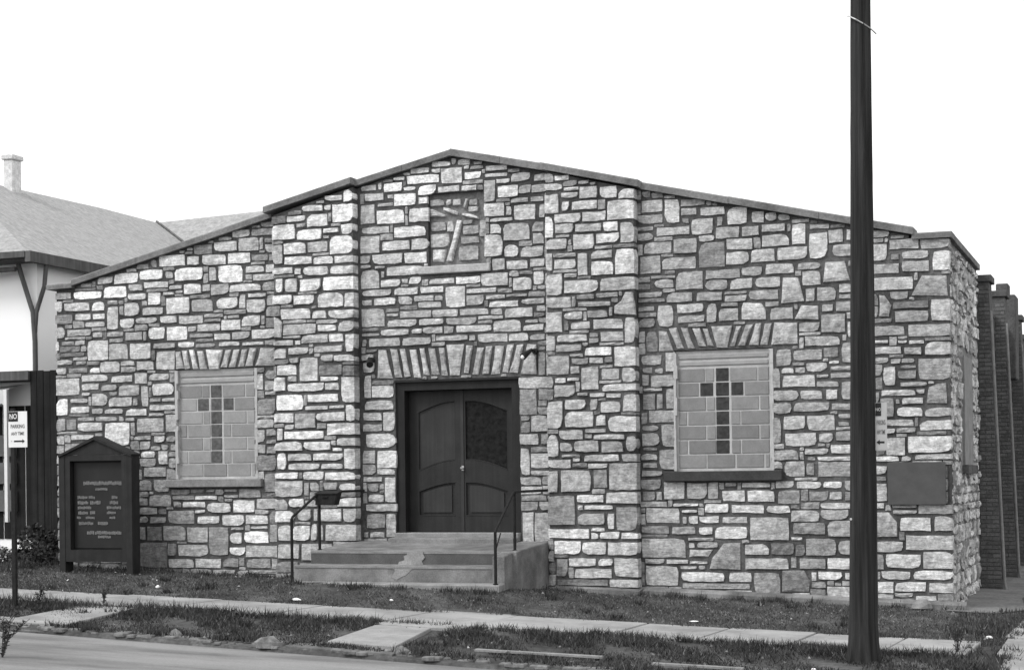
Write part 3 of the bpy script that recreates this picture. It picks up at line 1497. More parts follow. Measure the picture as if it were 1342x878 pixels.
641 393 671 410 5
646 287 676 304 4
646 306 676 323 5
642 412 671 429 3
645 230 679 244 4
645 246 671 263 4
646 265 671 282 4
645 208 679 219 5
302 114 344 122 5
753 -31 775 -16 3
654 -26 689 -17 5
626 94 647 108 3
553 110 581 120 4
758 -48 775 -33 5
638 504 680 510 5
719 174 761 180 5
614 -5 649 2 5
544 39 558 56 3
698 -46 712 -29 5
726 218 768 223 3
302 409 331 416 4
568 -9 589 0 4
485 506 496 523 4
553 122 564 139 3
739 356 775 361 3
329 526 358 532 5
302 351 312 368 5
302 370 312 387 5
302 -14 344 -10 3
302 67 344 71 3
434 -18 476 -14 5
323 468 361 472 4
607 228 643 232 5
687 351 698 364 5
302 505 310 522 5
544 153 578 157 5
683 174 717 178 4
382 391 409 396 4
544 541 570 546 5
553 371 585 375 5
632 455 640 470 5
302 86 309 103 5
553 351 560 368 5
642 -24 649 -7 4
513 201 528 208 5
404 120 430 124 4
538 -21 564 -17 5
552 184 558 196 5
346 -15 366 -10 4
394 101 403 112 5
698 63 706 75 3
342 446 361 451 5
302 592 308 607 5
302 -8 307 9 4
302 11 307 28 3
302 569 307 586 4
643 4 649 18 5
698 -27 719 -23 3
427 140 435 150 4
687 333 707 337 4
538 110 551 116 3
691 509 710 513 4
340 501 358 505 4
763 174 775 180 4
346 114 353 124 4
591 -5 601 2 4
345 591 362 595 5
453 392 470 396 4
723 231 728 244 3
679 107 687 115 5
548 461 557 468 5
329 548 344 552 4
696 216 711 220 4
462 58 473 63 4
724 446 729 457 5
700 360 713 364 5
302 291 307 301 5
456 140 461 150 4
508 140 513 150 5
302 105 309 112 4
764 453 775 457 4
633 447 640 453 4
543 351 551 356 3
546 411 551 419 4
572 539 582 543 3
599 252 609 256 4
638 524 646 528 5
743 293 751 297 5
552 198 558 203 5
592 202 597 208 3
682 504 687 510 5
422 575 429 579 4
589 331 596 335 5
717 417 724 421 5
A 468 425 496 423 503 411 503 397 465 398 465 418 6
A 334 387 347 386 358 354 334 354 5
A 350 390 363 391 375 357 364 357 5
A 369 391 380 390 392 357 381 357 5
A 388 389 400 389 410 359 398 360 5
A 404 388 412 387 422 359 412 360 5
A 417 391 451 391 443 356 426 357 5
A 457 390 465 390 454 358 446 358 5
A 472 391 483 391 470 358 459 358 5
A 487 393 496 393 491 358 476 359 5
A 501 392 512 392 505 358 493 358 5
A 593 480 623 480 631 450 590 449 6
A 529 460 553 459 562 422 526 420 6
A 556 417 583 415 583 393 546 396 6
A 515 393 551 391 551 358 510 358 6
P 379 48 417 48 409 36 378 36 6
P 433 58 460 59 460 17 410 18 414 34 4
P 523 17 557 18 566 2 564 -15 522 -16 3
A 735 453 771 451 773 420 719 423 5
A 673 427 681 426 691 410 687 393 673 394 5
P 743 288 756 293 769 294 770 263 740 264 4
P 649 105 684 105 696 89 696 68 649 66 5
N
-2 515 32 537 5
-51 538 -19 559 6
-50 565 -24 579 5
6 557 34 570 5
3 542 34 552 5
35 552 47 577 5
-51 606 -27 616 5
-21 563 -11 579 7
16 593 32 601 6
18 603 31 612 5
-11 605 2 614 6
7 573 23 579 5
-22 606 -14 615 6
P 12 615 16 613 11 598 6 599 6
P -52 601 -47 601 -24 590 -25 587 -52 588 6
X -28 603 -19 601 0 592 -2 588 -13 591 -28 598 7
X 5 591 17 590 32 584 33 580 18 583 4 588 7
X -3 581 5 580 -14 514 -23 514 7
P -48 535 -24 534 -29 513 -48 515 7
"""
# ------------------------------------------------------------ the ground, street and walks (setting)
def grid_obj(name, xs, ys, zf, m, kind='structure'):
    V = [(lambda q: q if isinstance(q, tuple) else (x, y, q))(zf(x, y)) for x in xs for y in ys]; n = len(ys)
    F = [(i * n + j, (i + 1) * n + j, (i + 1) * n + j + 1, i * n + j + 1) for i in range(len(xs) - 1) for j in range(n - 1)]
    b = MB(); b.add(V, F); o = b.build(name, m, origin=(0, 0, 0), smooth=True); o['kind'] = kind; return o
def bump(x, y):
    return (math.sin(x * 2.1 + y * 1.3) + math.sin(x * 4.7 - y * 3.1 + 1) * .6 + math.sin(x * 9.1 + y * 7.3) * .3) * .010
def yk(x): return -7.95 - .085 * max(-12, min(14, x))       # line of the worn kerb
def zground(x, t):
    # t is the row: rows nearer than -7 follow the kerb line
    y = t if t > -7 else yk(x) + (t + 7.9)
    if t < -7.95: return (x, y, gz(x, -7) - .14)
    z = gz(x, y)
    if -3.8 < y < -.4 or (t > -7.8 and y < -5.7): z += bump(x, y)
    return (x, y, z - .02 - (.015 if y < -7 else 0))
xs = [-600, -200, -80, -40, -25] + [-20 + i * .5 for i in range(64)] + [12.5, 15, 20, 25, 40, 80, 200, 600]
ys = [-400, -120, -50, -30, -26, -20, -15, -11, -9, -8.3, -7.97, -7.9, -7.6, -7.3, -7.05, -6.9] + [-6.8 + i * .2 for i in range(36)] + [1, 2, 4, 6, 9, 12, 20, 40, 100, 300, 900]
tag(grid_obj('lawn_ground', xs, ys, zground, 'soil'), None, None)
rx = [-200, -60, -25] + [-20 + i * 1. for i in range(45)] + [30, 60, 200]
tag(grid_obj('road', rx, [-9.5, -7, -5, -3.5, -2.5, -1.5, -.8, -.35, -.02], lambda x, t: (x, yk(x) + t, gz(x, -7) - .085 + .02 * min(1, -t / 3)), 'road'), None, None)
# kerb: weathered blocks, broken at the walk
kerb = bpy.data.objects.new('kerb', None); link(kerb); kerb['kind'] = 'structure'
x = -12.0
while x < 14:
    L = random.uniform(.9, 1.4); b = MB(); dz = random.uniform(-.035, .02); dy = random.uniform(-.02, .02)
    g = lambda X: gz(X, -7)
    x1 = x + L - .02; ya, yb = yk(x) + dy, yk(x1) + dy
    b.hexa([(x, ya - .02, g(x) - .3), (x1, yb - .02, g(x1) - .3), (x1, yb + .14, g(x1) - .3), (x, ya + .14, g(x) - .3),
            (x, ya, g(x) - .03 + dz), (x1, yb, g(x1) - .03 + dz), (x1, yb + .14, g(x1) - .022 + dz), (x, ya + .14, g(x) - .022 + dz)])
    b.build('kerb_stone', 'kerb', kerb); x += L
# sidewalk of separate slabs
walk = bpy.data.objects.new('sidewalk', None); link(walk); walk['kind'] = 'structure'
def slab(par, pts, dz=.03, m='slab', name='slab', th=.12, tilt=0):
    b = MB(); n = len(pts); tz = [gz(p[0], p[1]) + dz + tilt * (i % 2) for i, p in enumerate(pts)]
    c = .012; cx = sum(p[0] for p in pts) / n; cy = sum(p[1] for p in pts) / n
    inn = [(p[0] + (cx - p[0]) / max(.3, math.hypot(cx - p[0], cy - p[1])) * c, p[1] + (cy - p[1]) / max(.3, math.hypot(cx - p[0], cy - p[1])) * c) for p in pts]
    V = [(p[0], p[1], z - th) for p, z in zip(pts, tz)] + [(p[0], p[1], z - .012) for p, z in zip(pts, tz)] + [(p[0], p[1], z) for p, z in zip(inn, tz)]
    F = [tuple(range(2 * n, 3 * n))] + [(i, (i + 1) % n, (i + 1) % n + n, i + n) for i in range(n)] + [(i + n, (i + 1) % n + n, (i + 1) % n + 2 * n, i + 2 * n) for i in range(n)]
    b.add(V, F); return b.build(name, m, par)
js = [-13.6, -11.9, -10.2, -8.5, -6.85, -5.25, -3.75, -2.2, -.55, 1.12, 2.35, 4.2, 5.3, 6.42, 7.55, 8.48]
for i in range(len(js) - 1):
    a, b_ = js[i] + .014, js[i + 1] - .014; s = .18 if js[i] > 0 else 0
    off = -.10 if 1.1 < js[i] < 2 else 0
    ybk = -3.95 + (.06 if i % 3 == 0 else 0); yf = -5.50 - (.30 if 1.1 < js[i] < 2 else 0)
    slab(walk, [(a, yf), (b_, yf), (b_ + .05, ybk), (a + .05, ybk)], dz=.03 + random.uniform(-.006, .008), tilt=random.uniform(-.004, .004))
slab(walk, [(-3.3, -7.5), (-2.35, -7.45), (-2.55, -5.56), (-3.4, -5.56)], dz=.02, name='slab')
slab(walk, [(-5.6, -7.5), (-3.33, -7.5), (-3.30, -7.05), (-5.6, -7.05)], dz=.018, name='slab')
slab(walk, [(1.34, -7.55), (2.25, -7.62), (1.95, -5.86), (1.18, -5.86)], dz=.022, name='slab')
slab(walk, [(1.15, -3.92), (2.35, -3.92), (2.2, -3.62), (1.0, -3.60)], dz=.012, name='slab')
drv = bpy.data.objects.new('driveway', None); link(drv); drv['kind'] = 'structure'
for k, (ya, yb, xa_) in enumerate([(-8.6, -7.05, 8.95), (-7.02, -5.2, 8.92), (-5.17, -3.3, 8.78), (-3.27, -1.5, 8.72), (-1.47, .5, 8.8)]):
    slab(drv, [(xa_, ya), (11.6, ya), (11.6, yb), (xa_ + random.uniform(-.1, .1), yb)], dz=.02)
# worn dirt strip beside the church
b = MB(); ring = [(7.7, -.42), (8.35, -.5), (8.75, .3), (8.55, 2.5), (8.6, 6), (9.3, 12), (9.6, 30), (7.6, 30), (7.7, 4)]
b.add([(x, y, gz(x, y) + .006) for x, y in ring], [tuple(range(len(ring)))]); o = b.build('dirt_path', 'dirt'); o['kind'] = 'structure'

# ------------------------------------------------------------ the stone church
church = empty('stone_church', (0, 0, gz(0)), 'low gabled church of pale rubble stone with dark double doors and two block-filled windows', 'church')
def topz(x):
    if x < -7.3: return 5.04
    if x > 7.17: return 5.05
    return 5.07 + (x + 7.32) * .2455 if x < -.1 else 6.84 - (x + .1) * .2355
MY = .016; TH = .40
OP = {'wl': (-5.30, -3.70, 1.63, 3.54), 'wr': (3.57, 5.13, 1.67, 3.55), 'door': (-1.15, 1.03, .58, 3.23), 'niche': (-.53, .48, 5.06, 6.25)}
brk = sorted({-7.70, -7.3, -.1, 7.17, 7.73} | {q[0] for q in OP.values()} | {q[1] for q in OP.values()})
b = MB()
for a, c in zip(brk[:-1], brk[1:]):
    mid = (a + c) / 2; seg = []; z = None
    ops = sorted([(q[2], q[3]) for q in OP.values() if q[0] - 1e-6 < mid < q[1] + 1e-6])
    ta, tc = (topz(a + 1e-4), topz(c - 1e-4)); lo = -.75
    for z0, z1 in ops:
        b.box(a, c, MY, TH, lo, z0); lo = z1
    b.hexa([(a, MY, lo), (c, MY, lo), (c, TH, lo), (a, TH, lo), (a, MY, ta), (c, MY, tc), (c, TH, tc), (a, TH, ta)])
front = b.build('front_wall', 'mortar', church)
sidew = MB(); sidew.box(7.40, 7.728, TH, 4.4, -.75, 5.05); sidew = sidew.build('side_wall', 'mortarl', church)
b = MB(); b.box(-7.70, -7.35, TH, 14, -.75, 5.03); b.build('side_wall', 'mortar', church)
PILZ = {}
pil = {}
for k, xa, xb in (('L', -3.265, -1.80), ('R', 1.575, 3.005)):
    ta = {'L': 6.05, 'R': 6.44}[k]; tb = {'L': 6.42, 'R': 6.07}[k]; b = MB()
    b.hexa([(xa, -.165, -.75), (xb, -.165, -.75), (xb, MY, -.75), (xa, MY, -.75), (xa, -.165, ta), (xb, -.165, tb), (xb, MY, tb), (xa, MY, ta)])
    pil[k] = b.build('pilaster', 'mortar', church)
b = MB(); b.box(-.53, .48, .115, TH - .02, 5.06, 6.25); niche = b.build('niche', 'mortarl', church)

ALB = lambda t: ((.27 + .068 * t + .055) / 1.055) ** 2.4
def stone_rect(b, x0, z0, x1, z1, y, dl, dr, tone, rough=.010, depth=.045):
    """a rough-faced block: ring set in the mortar, arris ring, pillowed face"""
    w_, h_ = x1 - x0, z1 - z0; nx = 2 if w_ < .16 else 3 if w_ < .34 else 4; nz = 2 if h_ < .17 else 3
    x0 -= .004; x1 += .004; z0 -= .004; z1 += .004; w_ += .008; h_ += .008; j = min(.009, .08 * min(w_, h_)); bev = min(.009, .12 * min(w_, h_)); out_ = random.uniform(0, .012); til = random.uniform(-.008, .008); tiz = random.uniform(-.004, .010)
    G = {}; V = []
    cut = [[random.uniform(0, 1) ** 3 * min(.18 * w_, .25 * h_, .036) for _ in (0, 1)] for _ in (0, 1)]
    for i in range(nx + 1):
        for k in range(nz + 1):
            u, v = i / nx, k / nz; edge = i in (0, nx) or k in (0, nz)
            X = x0 + bev * .5 + (w_ - bev) * u + random.uniform(-j, j) * (.5 if edge else 1.6); Z = z0 + bev * .5 + (h_ - bev) * v + random.uniform(-j, j) * (.7 if edge else 1.6)
            if i in (0, nx) and k in (0, nz):
                q = cut[i > 0][k > 0]; X += q if i == 0 else -q; Z += (q if k == 0 else -q) * .7
            Y = y - out_ + til * (u - .5) + tiz * (v - .5) + random.uniform(-rough, rough) * (.45 if edge else .8) + (.004 if edge else 0)
            G[i, k] = len(V); V.append((X, Y, Z))
    F = [(G[i, k], G[i + 1, k], G[i + 1, k + 1], G[i, k + 1]) for i in range(nx) for k in range(nz)]
    ring = [(i, 0) for i in range(nx)] + [(nx, k) for k in range(nz)] + [(i, nz) for i in range(nx, 0, -1)] + [(0, k) for k in range(nz, 0, -1)]
    n = len(ring); base = len(V)
    for (i, k) in ring:
        X, Y, Z = V[G[i, k]]; d = dl if i == 0 else dr if i == nx else depth
        ex = -bev * .5 if i == 0 else bev * .5 if i == nx else 0; ez = -bev * .5 if k == 0 else bev * .5 if k == nz else 0
        V.append((X + ex, y + d, Z + ez))
    for q in range(n):
        F.append((G[ring[q]], base + q, base + (q + 1) % n, G[ring[(q + 1) % n]]))
    b.add(V, F, tone)
def stone_poly(b, P, y, tone, depth=.045, out_=None):
    n = len(P); cx = sum(p[0] for p in P) / n; cz = sum(p[1] for p in P) / n
    A = sum(P[i][0] * P[(i + 1) % n][1] - P[(i + 1) % n][0] * P[i][1] for i in range(n))
    if A < 0: P = P[::-1]
    out_ = random.uniform(0, .018) if out_ is None else out_; V = []; R = []
    for i in range(n):                       # two points a side, so that the edges can wander
        p, q = P[i], P[(i + 1) % n]; R.append(p); R.append(((p[0] + q[0]) / 2 + random.uniform(-.004, .004), (p[1] + q[1]) / 2 + random.uniform(-.004, .004)))
    m = len(R)
    for s, yy in ((1.0, y + depth), (.95, y + .004 - out_), (.6, y - .012 - out_)):
        for X, Z in R:
            d = math.hypot(X - cx, Z - cz); k = 1 - min(.35, (1 - s) * .22 / max(d, .03)) if s == .95 else s
            V.append((cx + (X - cx) * k + random.uniform(-.003, .003), yy + random.uniform(-.006, .006), cz + (Z - cz) * k))
    V.append((cx, y - .014 - out_, cz))
    F = [(a * m + i, a * m + (i + 1) % m, (a + 1) * m + (i + 1) % m, (a + 1) * m + i) for a in (0, 1) for i in range(m)]
    F += [(2 * m + i, 2 * m + (i + 1) % m, 3 * m) for i in range(m)]
    b.add(V, F, tone)
PAN = {'W': (0.0, front), 'L': (-.19, pil['L']), 'C': (0.0, front), 'R': (-.19, pil['R']), 'V': (0.0, front), 'N': (.07, niche)}
XE = {'W': (-7.72, None), 'L': (-3.28, -1.79), 'R': (1.56, 3.02), 'V': (None, 7.75), 'C': (None, None), 'N': (None, None)}
items = []; sec = None
for l in STONES.strip().split('\n'):
    k = l.split()
    if len(k) == 1: sec = k[0]; continue
    if k[0] in 'PAX':
        v = [int(q) / 100 for q in k[1:-1]]; P = list(zip(v[::2], v[1::2])); lo, hi = XE[sec]
        P = [(max(p[0], lo + .01) if lo else p[0], p[1]) for p in P]
        ar = abs(sum(P[i][0] * P[(i + 1) % len(P)][1] - P[(i + 1) % len(P)][0] * P[i][1] for i in range(len(P)))) / 2
        items.append([sec, k[0], P, int(k[-1]), ar])
    else:
        a, b0, c, d, t = [int(q) for q in k]; items.append([sec, 'q', (a / 100, b0 / 100, c / 100, d / 100), t, (c - a) * (d - b0) / 1e4])
def is_arch(it):
    if it[1] == 'q' or it[0] == 'N': return False
    cx = sum(p[0] for p in it[2]) / len(it[2]); cz = sum(p[1] for p in it[2]) / len(it[2])
    return (3.2 < cz < 3.8 and abs(cx) < 1.5) or (3.5 < cz < 4.0 and (-5.5 < cx < -3.4 or 3.4 < cx < 5.6))
cand = sorted([it for it in items if not is_arch(it) and it[0] != 'N' and min(it[2][1] if it[1] == 'q' else 1, 9) > -.3], key=lambda q: -q[4])[:298]
big = {id(q) for q in cand}
rest = MB(); nst = 0
for it in items:
    sec, kind, g, t, ar = it; y, par = PAN[sec]; tone = ALB(t + random.uniform(-.45, .45))  # traced tones partly bake in lens flare: upper-left stones coloured brighter
    single = id(it) in big or is_arch(it) or sec == 'N'
    b = MB() if single else rest
    if kind == 'q':
        x0, z0, x1, z1 = g; lo, hi = XE[sec]; dl = dr = .045
        if lo is not None and x0 - lo < .02: dl = .19 if sec in 'LR' else .42
        if hi is not None and hi - x1 < .02: dr = .19 if sec in 'LR' else .16
        stone_rect(b, x0, z0, x1, z1, y, dl, dr, tone)
    else: stone_poly(b, g, y, tone, out_=.02 if kind == 'X' else None)
    if single:
        o = b.build('arch_stone' if is_arch(it) else 'cross_stone' if kind == 'X' else 'stone', 'stone', par, tone=True)
        if kind == 'X': o['label'] = 'long pale stone laid slanting to form a cross'
o = rest.build('small_stones', 'stone', front, tone=True); o['kind'] = 'stuff'
# rough side wall, seen very obliquely
b = MB(); z = gz(7.7, 0) - .1
def rough_x(b, y0, y1, z0, z1, X, tone):
    tmp = MB(); stone_rect(tmp, y0, z0, y1, z1, 0, .05, .05, tone, rough=.035, depth=.05); sh = random.uniform(-.015, .03)
    an = random.gauss(0, .16); cy, cz = (y0 + y1) / 2, (z0 + z1) / 2; k = .93
    tmp.v = [(cy + ((v[0] - cy) * math.cos(an) - (v[2] - cz) * math.sin(an)) * k, v[1], cz + ((v[0] - cy) * math.sin(an) + (v[2] - cz) * math.cos(an)) * k) for v in tmp.v]
    b.add([(X - v[1] * 1.0 + (sh if v[1] < .02 else 0), v[0], v[2]) for v in tmp.v], [f for f in tmp.f], tone)
while z < 4.95:
    h = min(random.choice([.09, .12, .15, .2, .26]), 5.0 - z); y = .17 if random.random() < .5 else .22
    while y < 4.38:
        L = random.uniform(.16, .5); y1 = min(y + L, 4.4); hh = h
        if y1 - y > .07 and h > .05 and not (1.62 < (y + y1) / 2 < 3.38 and 1.62 < z + h / 2 < 3.5):
            if 1.62 < y1 < 3.38 and 1.62 < z + h / 2 < 3.5: y1 = 1.66
            if h > .18 and random.random() < .4:
                rough_x(b, y, y1, z, z + h / 2 - .02, 7.735, ALB(random.uniform(4, 7))); rough_x(b, y, y1, z + h / 2 + .01, z + h, 7.735, ALB(random.uniform(4, 7.5)))
            else: rough_x(b, y, y1, z, z + h, 7.735, ALB(random.uniform(4, 8)))
        y = y + L + .035 if y1 != 1.66 else 3.38
    z += h + .03
o = b.build('side_stones', 'stone', sidew, tone=True); o['kind'] = 'stuff'
# side window, filled and rendered, with a dark sill
b = MB(); b.box(7.71, 7.765, 1.85, 3.15, 1.74, 3.45); sw = b.build('side_window', 'concl', church)
b = MB(); b.bbox(7.71, 7.83, 1.75, 3.25, 1.60, 1.735); b.build('sill', 'mortar', sw)

# copings
def coping(p0, p1, y0=-.075, y1=.46, th=.11, n=None, end0=0, end1=0, drop=0.0):
    L = math.hypot(p1[0] - p0[0], p1[1] - p0[1]); n = n or max(1, round(L / 1.25))
    for i in range(n):
        a, c = i / n, (i + 1) / n; g = .003
        xa = p0[0] + (p1[0] - p0[0]) * a + (g if i else 0); xc = p0[0] + (p1[0] - p0[0]) * c - (g if i < n - 1 else 0)
        za = p0[1] + (p1[1] - p0[1]) * a + random.uniform(-.004, .004); zc = p0[1] + (p1[1] - p0[1]) * c + random.uniform(-.004, .004)
        b = MB(); k = .018
        b.hexa([(xa, y0, za), (xc, y0, zc), (xc, y1, zc), (xa, y1, za), (xa, y0, za + th - k), (xc, y0, zc + th - k), (xc, y1, zc + th - k), (xa, y1, za + th - k)])
        b.hexa([(xa, y0, za + th - k), (xc, y0, zc + th - k), (xc, y1, zc + th - k), (xa, y1, za + th - k), (xa, y0 + k, za + th), (xc, y0 + k, zc + th), (xc, y1 - k, zc + th), (xa, y1 - k, za + th)])
        b.build('coping', 'coping', church)
coping((-7.86, 5.035), (-7.33, 5.045), n=1, th=.09)
coping((-7.34, 5.085), (-3.36, 6.03), th=.11)
coping((-3.42, 6.085), (-1.80, 6.475), y0=-.25, th=.11, n=1)
coping((-1.80, 6.452), (-.10, 6.835), th=.105, n=2)
coping((-.10, 6.835), (1.62, 6.452), th=.115, n=2)
coping((1.50, 6.470), (3.10, 6.085), y0=-.245, th=.11, n=1)
coping((3.10, 6.075), (7.24, 5.125), th=.11)
coping((7.22, 5.062), (7.79, 5.056), y0=-.05, n=1, th=.09)
b = MB(); b.bbox(7.36, 7.79, .465, 4.42, 5.05, 5.15); b.build('coping', 'coping', church)
b = MB(); b.bbox(-7.84, -7.34, .465, 14, 5.045, 5.165); b.build('coping', 'coping', church)
b = MB(); b.hexa([(-7.35, .42, 4.7), (7.4, .42, 4.7), (7.4, 15, 4.7), (-7.35, 15, 4.7), (-.1, .42, 6.5), (-.09, .42, 6.5), (-.09, 15, 6.5), (-.1, 15, 6.5)]); b.build('roof', 'bark', church)
b = MB(); b.box(-7.35, 7.4, 14, 14.3, -.7, 4.7); b.build('rear_wall', 'brick', church)
# footing strip along the foot of the right-hand wall
b = MB()
for x0, x1, yy in ((1.68, 3.08, -.34), (3.08, 5.4, -.17), (5.4, 7.6, -.15), (7.6, 7.95, -.14)):
    f = .105
    b.hexa([(x0, yy, gz(x0) - .4), (x1, yy, gz(x1) - .4), (x1, .02, gz(x1) - .4), (x0, .02, gz(x0) - .4), (x0, yy, gz(x0) + f - .05), (x1, yy, gz(x1) + f - .05), (x1, .0, gz(x1) + f), (x0, .0, gz(x0) + f)])
b.build('footing', 'conc', church)

# windows: openings filled with cinder blocks round a cross of dark glass blocks
ROWS = [[(80, 246), (250, 305), 'X', (405, 572), (580, 645)], [(80, 207), (217, 299, 'd'), 'X', (410, 487, 'd'), (495, 645)],
        [(80, 251), (258, 309), 'X', (412, 581), (590, 645)], [(80, 131), (140, 311), 'X', (410, 465), (472, 645)],
        [(80, 251), (258, 311), 'X', (412, 581), (590, 645)], [(80, 134), (144, 314), 'X', (412, 465), (474, 645)],
        [(80, 251), (258, 431), (440, 610), (619, 645)]]
def window(x0, z0, x1, z1, sillbox, silltone, dk):
    b = MB(); b.box(x0 - .02, x1 + .02, .062, .30, z0 - .02, z1 + .01)
    # reveals of pale render
    wn_ = b.build('window', 'cement', church)
    b = MB(); zz_ = z0
    while zz_ < z1 - .02:           # rough render smeared against the jamb stones
        zn = min(z1, zz_ + random.uniform(.06, .22)); b.box(x0 - .02, x0 + random.uniform(.006, .045), -.004, .061, zz_, zn); b.box(x1 - random.uniform(.006, .045), x1 + .02, random.uniform(-.006, .004), .061, zz_, zn); zz_ = zn
    b.build('render_edge', 'cement', wn_)
    ix0, ix1 = x0 + .045, x1 - .045; W = ix1 - ix0; zt = z1 - .045
    for n_ in range(2):
        b = MB(); zz = zt - .105 * (n_ + 1) + .02; b.bbox(ix0 + .01, ix1 - .02, .042, .066, zz + .012, zz + .078, .008, 1.0)
        b.t = [.30] * len(b.v); b.build('lintel_course', 'block', wn_, tone=True)
    zt -= .215; H = (zt - z0 - .03) / 7
    for r_, row in enumerate(ROWS):
        za, zb = zt - H * (r_ + 1) + .010, zt - H * r_
        for q in row:
            if q == 'X': q = (316, 397, 'd')
            a, c = q[0], q[1]; dark = len(q) == 3; xa, xb = ix0 + (a - 80) / 570 * W, ix0 + (c - 80) / 570 * W
            b = MB(); b.bbox(xa, xb, (.052 if not dark else .056) + random.uniform(-.003, .003), .068, za, zb - .006, .008)
            b.t = [random.uniform(.175, .27) * dk * (1 if not dark else dk)] * len(b.v)
            b.build('glass_block' if dark else 'block', ('glassblock' if dk < 1.05 else 'glassblockl') if dark else 'block', wn_, tone=True)
    xa, xb, za, zb = sillbox; b = MB(); b.bbox(xa, xb, -.085, .10, za, zb, .01); b.t = [silltone] * len(b.v); b.build('sill', 'sill', wn_, tone=True)
window(-5.28, 1.655, -3.72, 3.52, (-5.46, -3.60, 1.51, 1.65), .22, 1.15)
window(3.59, 1.69, 5.11, 3.53, (3.42, 5.26, 1.53, 1.685), .045, 1.0)
b = MB(); b.bbox(-.69, .56, -.05, .15, 4.94, 5.065, .012); b.t = [.40] * len(b.v); b.build('niche_sill', 'sill', church, tone=True)

# door
FY = .24
b = MB()
b.box(-1.14, -1.0, .05, .36, .74, 3.20); b.box(.88, 1.02, .05, .36, .74, 3.20); b.box(-1.0, .88, .05, .36, 3.06, 3.20); b.box(-1.15, 1.03, .0, .10, 3.195, 3.225)
dfr = b.build('door_frame', 'frame', church)
b = MB(); b.box(-1.15, 1.03, .37, .40, .5, 3.23); b.build('door_backing', 'black', church)
b = MB(); b.bbox(-1.14, 1.02, -.10, .40, .60, .735, .012); b.build('threshold', 'concl', church)
def leaf(x0, x1, flip):
    z0, z1 = .745, 3.055; y = FY; b = MB(); W = x1 - x0
    f = lambda u: x1 - u * W if flip else x0 + u * W      # u = 0 at the hinge, 1 at the meeting stile
    # swept rails: curves rise towards the meeting stile
    top = lambda u: 2.72 + .17 * math.sin((u - .18) / .68 * math.pi / 2) if u > .18 else 2.72
    mid1 = lambda u: 1.74 + .17 * math.sin((max(u, .18) - .18) / .68 * math.pi / 2)
    mid0 = lambda u: 1.42 + .14 * math.sin((max(u, .18) - .18) / .68 * math.pi / 2)
    bot = 1.0; ua, ub, n = (.18, .86, 10) if not flip else (.17, .94, 10)
    def strip(u0, u1, lo, hi, y0, y1, mb):
        for i in range(n if u1 - u0 > .3 else 1):
            N_ = n if u1 - u0 > .3 else 1
            p, q = u0 + (u1 - u0) * i / N_, u0 + (u1 - u0) * (i + 1) / N_; X = [f(p), f(q)]; Z = [(lo(p), hi(p)), (lo(q), hi(q))]
            if flip: X = X[::-1]; Z = Z[::-1]
            mb.hexa([(X[0], y0, Z[0][0]), (X[1], y0, Z[1][0]), (X[1], y1, Z[1][0]), (X[0], y1, Z[0][0]), (X[0], y0, Z[0][1]), (X[1], y0, Z[1][1]), (X[1], y1, Z[1][1]), (X[0], y1, Z[0][1])])
    K = lambda v: (lambda u: v)
    strip(0, ua, K(z0), K(z1), y, y + .05, b); strip(ub, 1, K(z0), K(z1), y, y + .05, b)
    strip(ua, ub, top, K(z1), y, y + .05, b); strip(ua, ub, mid0, mid1, y, y + .05, b); strip(ua, ub, K(z0), K(bot), y, y + .05, b)
    lf = b.build('door_leaf', 'door', church)
    b = MB(); strip(ua, ub, mid1, top, y + .028, y + .04, b); b.build('upper_panel', 'doorpanel' if not flip else 'glass', lf)['label'] = 'lighter grey upper panel' if not flip else 'dark glass in the upper panel'
    b = MB(); strip(ua, ub, K(bot), mid0, y + .032, y + .042, b); b.build('lower_panel', 'door', lf)
    b = MB(); strip(ua + .07, ub - .07, K(bot + .06), lambda u: mid0(u) - .06, y + .014, y + .033, b); b.build('raised_field', 'doorpanel', lf)
    b = MB()
    for lo_, hi_ in ((K(bot), mid0), (mid1, top)):       # mouldings round the panels
        e = .016
        strip(ua, ub, lambda u: lo_(u) , lambda u: lo_(u) + e, y - .006, y + .03, b); strip(ua, ub, lambda u: hi_(u) - e, hi_, y - .006, y + .03, b)
    b.build('moulding', 'door', lf)
    return lf
l1 = leaf(-1.0, -.062, False); l2 = leaf(-.058, .88, True)
b = MB(); b.box(-.085, -.035, FY - .012, FY, .75, 3.05); b.build('meeting_strip', 'doorpanel', l1)
b = MB(); b.tube([(-.05, FY - .005, 1.78), (-.05, FY - .05, 1.78), (-.05, FY - .075, 1.78), (-.05, FY - .09, 1.78)], [.014, .014, .026, .012], 12); b.box(-.070, -.030, FY - .02, FY - .012, 1.74, 1.82); b.build('knob', 'brass', l2, smooth=False)

# ------------------------------------------------------------ entrance steps
steps = empty('entrance_steps', (-.2, -1.1, gz(-.2, -1)), 'worn concrete landing and steps in front of the church doors', 'steps')
def slope_box(b, x0, x1, y0, y1, zlo, z0, z1, c=.015):   # z0 at front (y0), z1 at back
    b.hexa([(x0, y0, zlo), (x1, y0, zlo), (x1, y1, zlo), (x0, y1, zlo), (x0, y0, z0 - c), (x1, y0, z0 - c), (x1, y1, z1 - c), (x0, y1, z1 - c)])
    b.hexa([(x0, y0, z0 - c), (x1, y0, z0 - c), (x1, y1, z1 - c), (x0, y1, z1 - c), (x0 + c, y0 + c, z0), (x1 - c, y0 + c, z0), (x1 - c, y1, z1), (x0 + c, y1, z1)])
b = MB(); slope_box(b, -1.90, 1.44, -1.60, -.015, -.6, .505, .60); slope_box(b, -1.14, 1.02, -.35, -.105, .5, .655, .665, .01); b.build('landing', 'conc', steps)
b = MB(); b.box(-1.895, 1.30, -1.6055, -1.5995, .30, .468); b.build('riser', 'concd', steps)
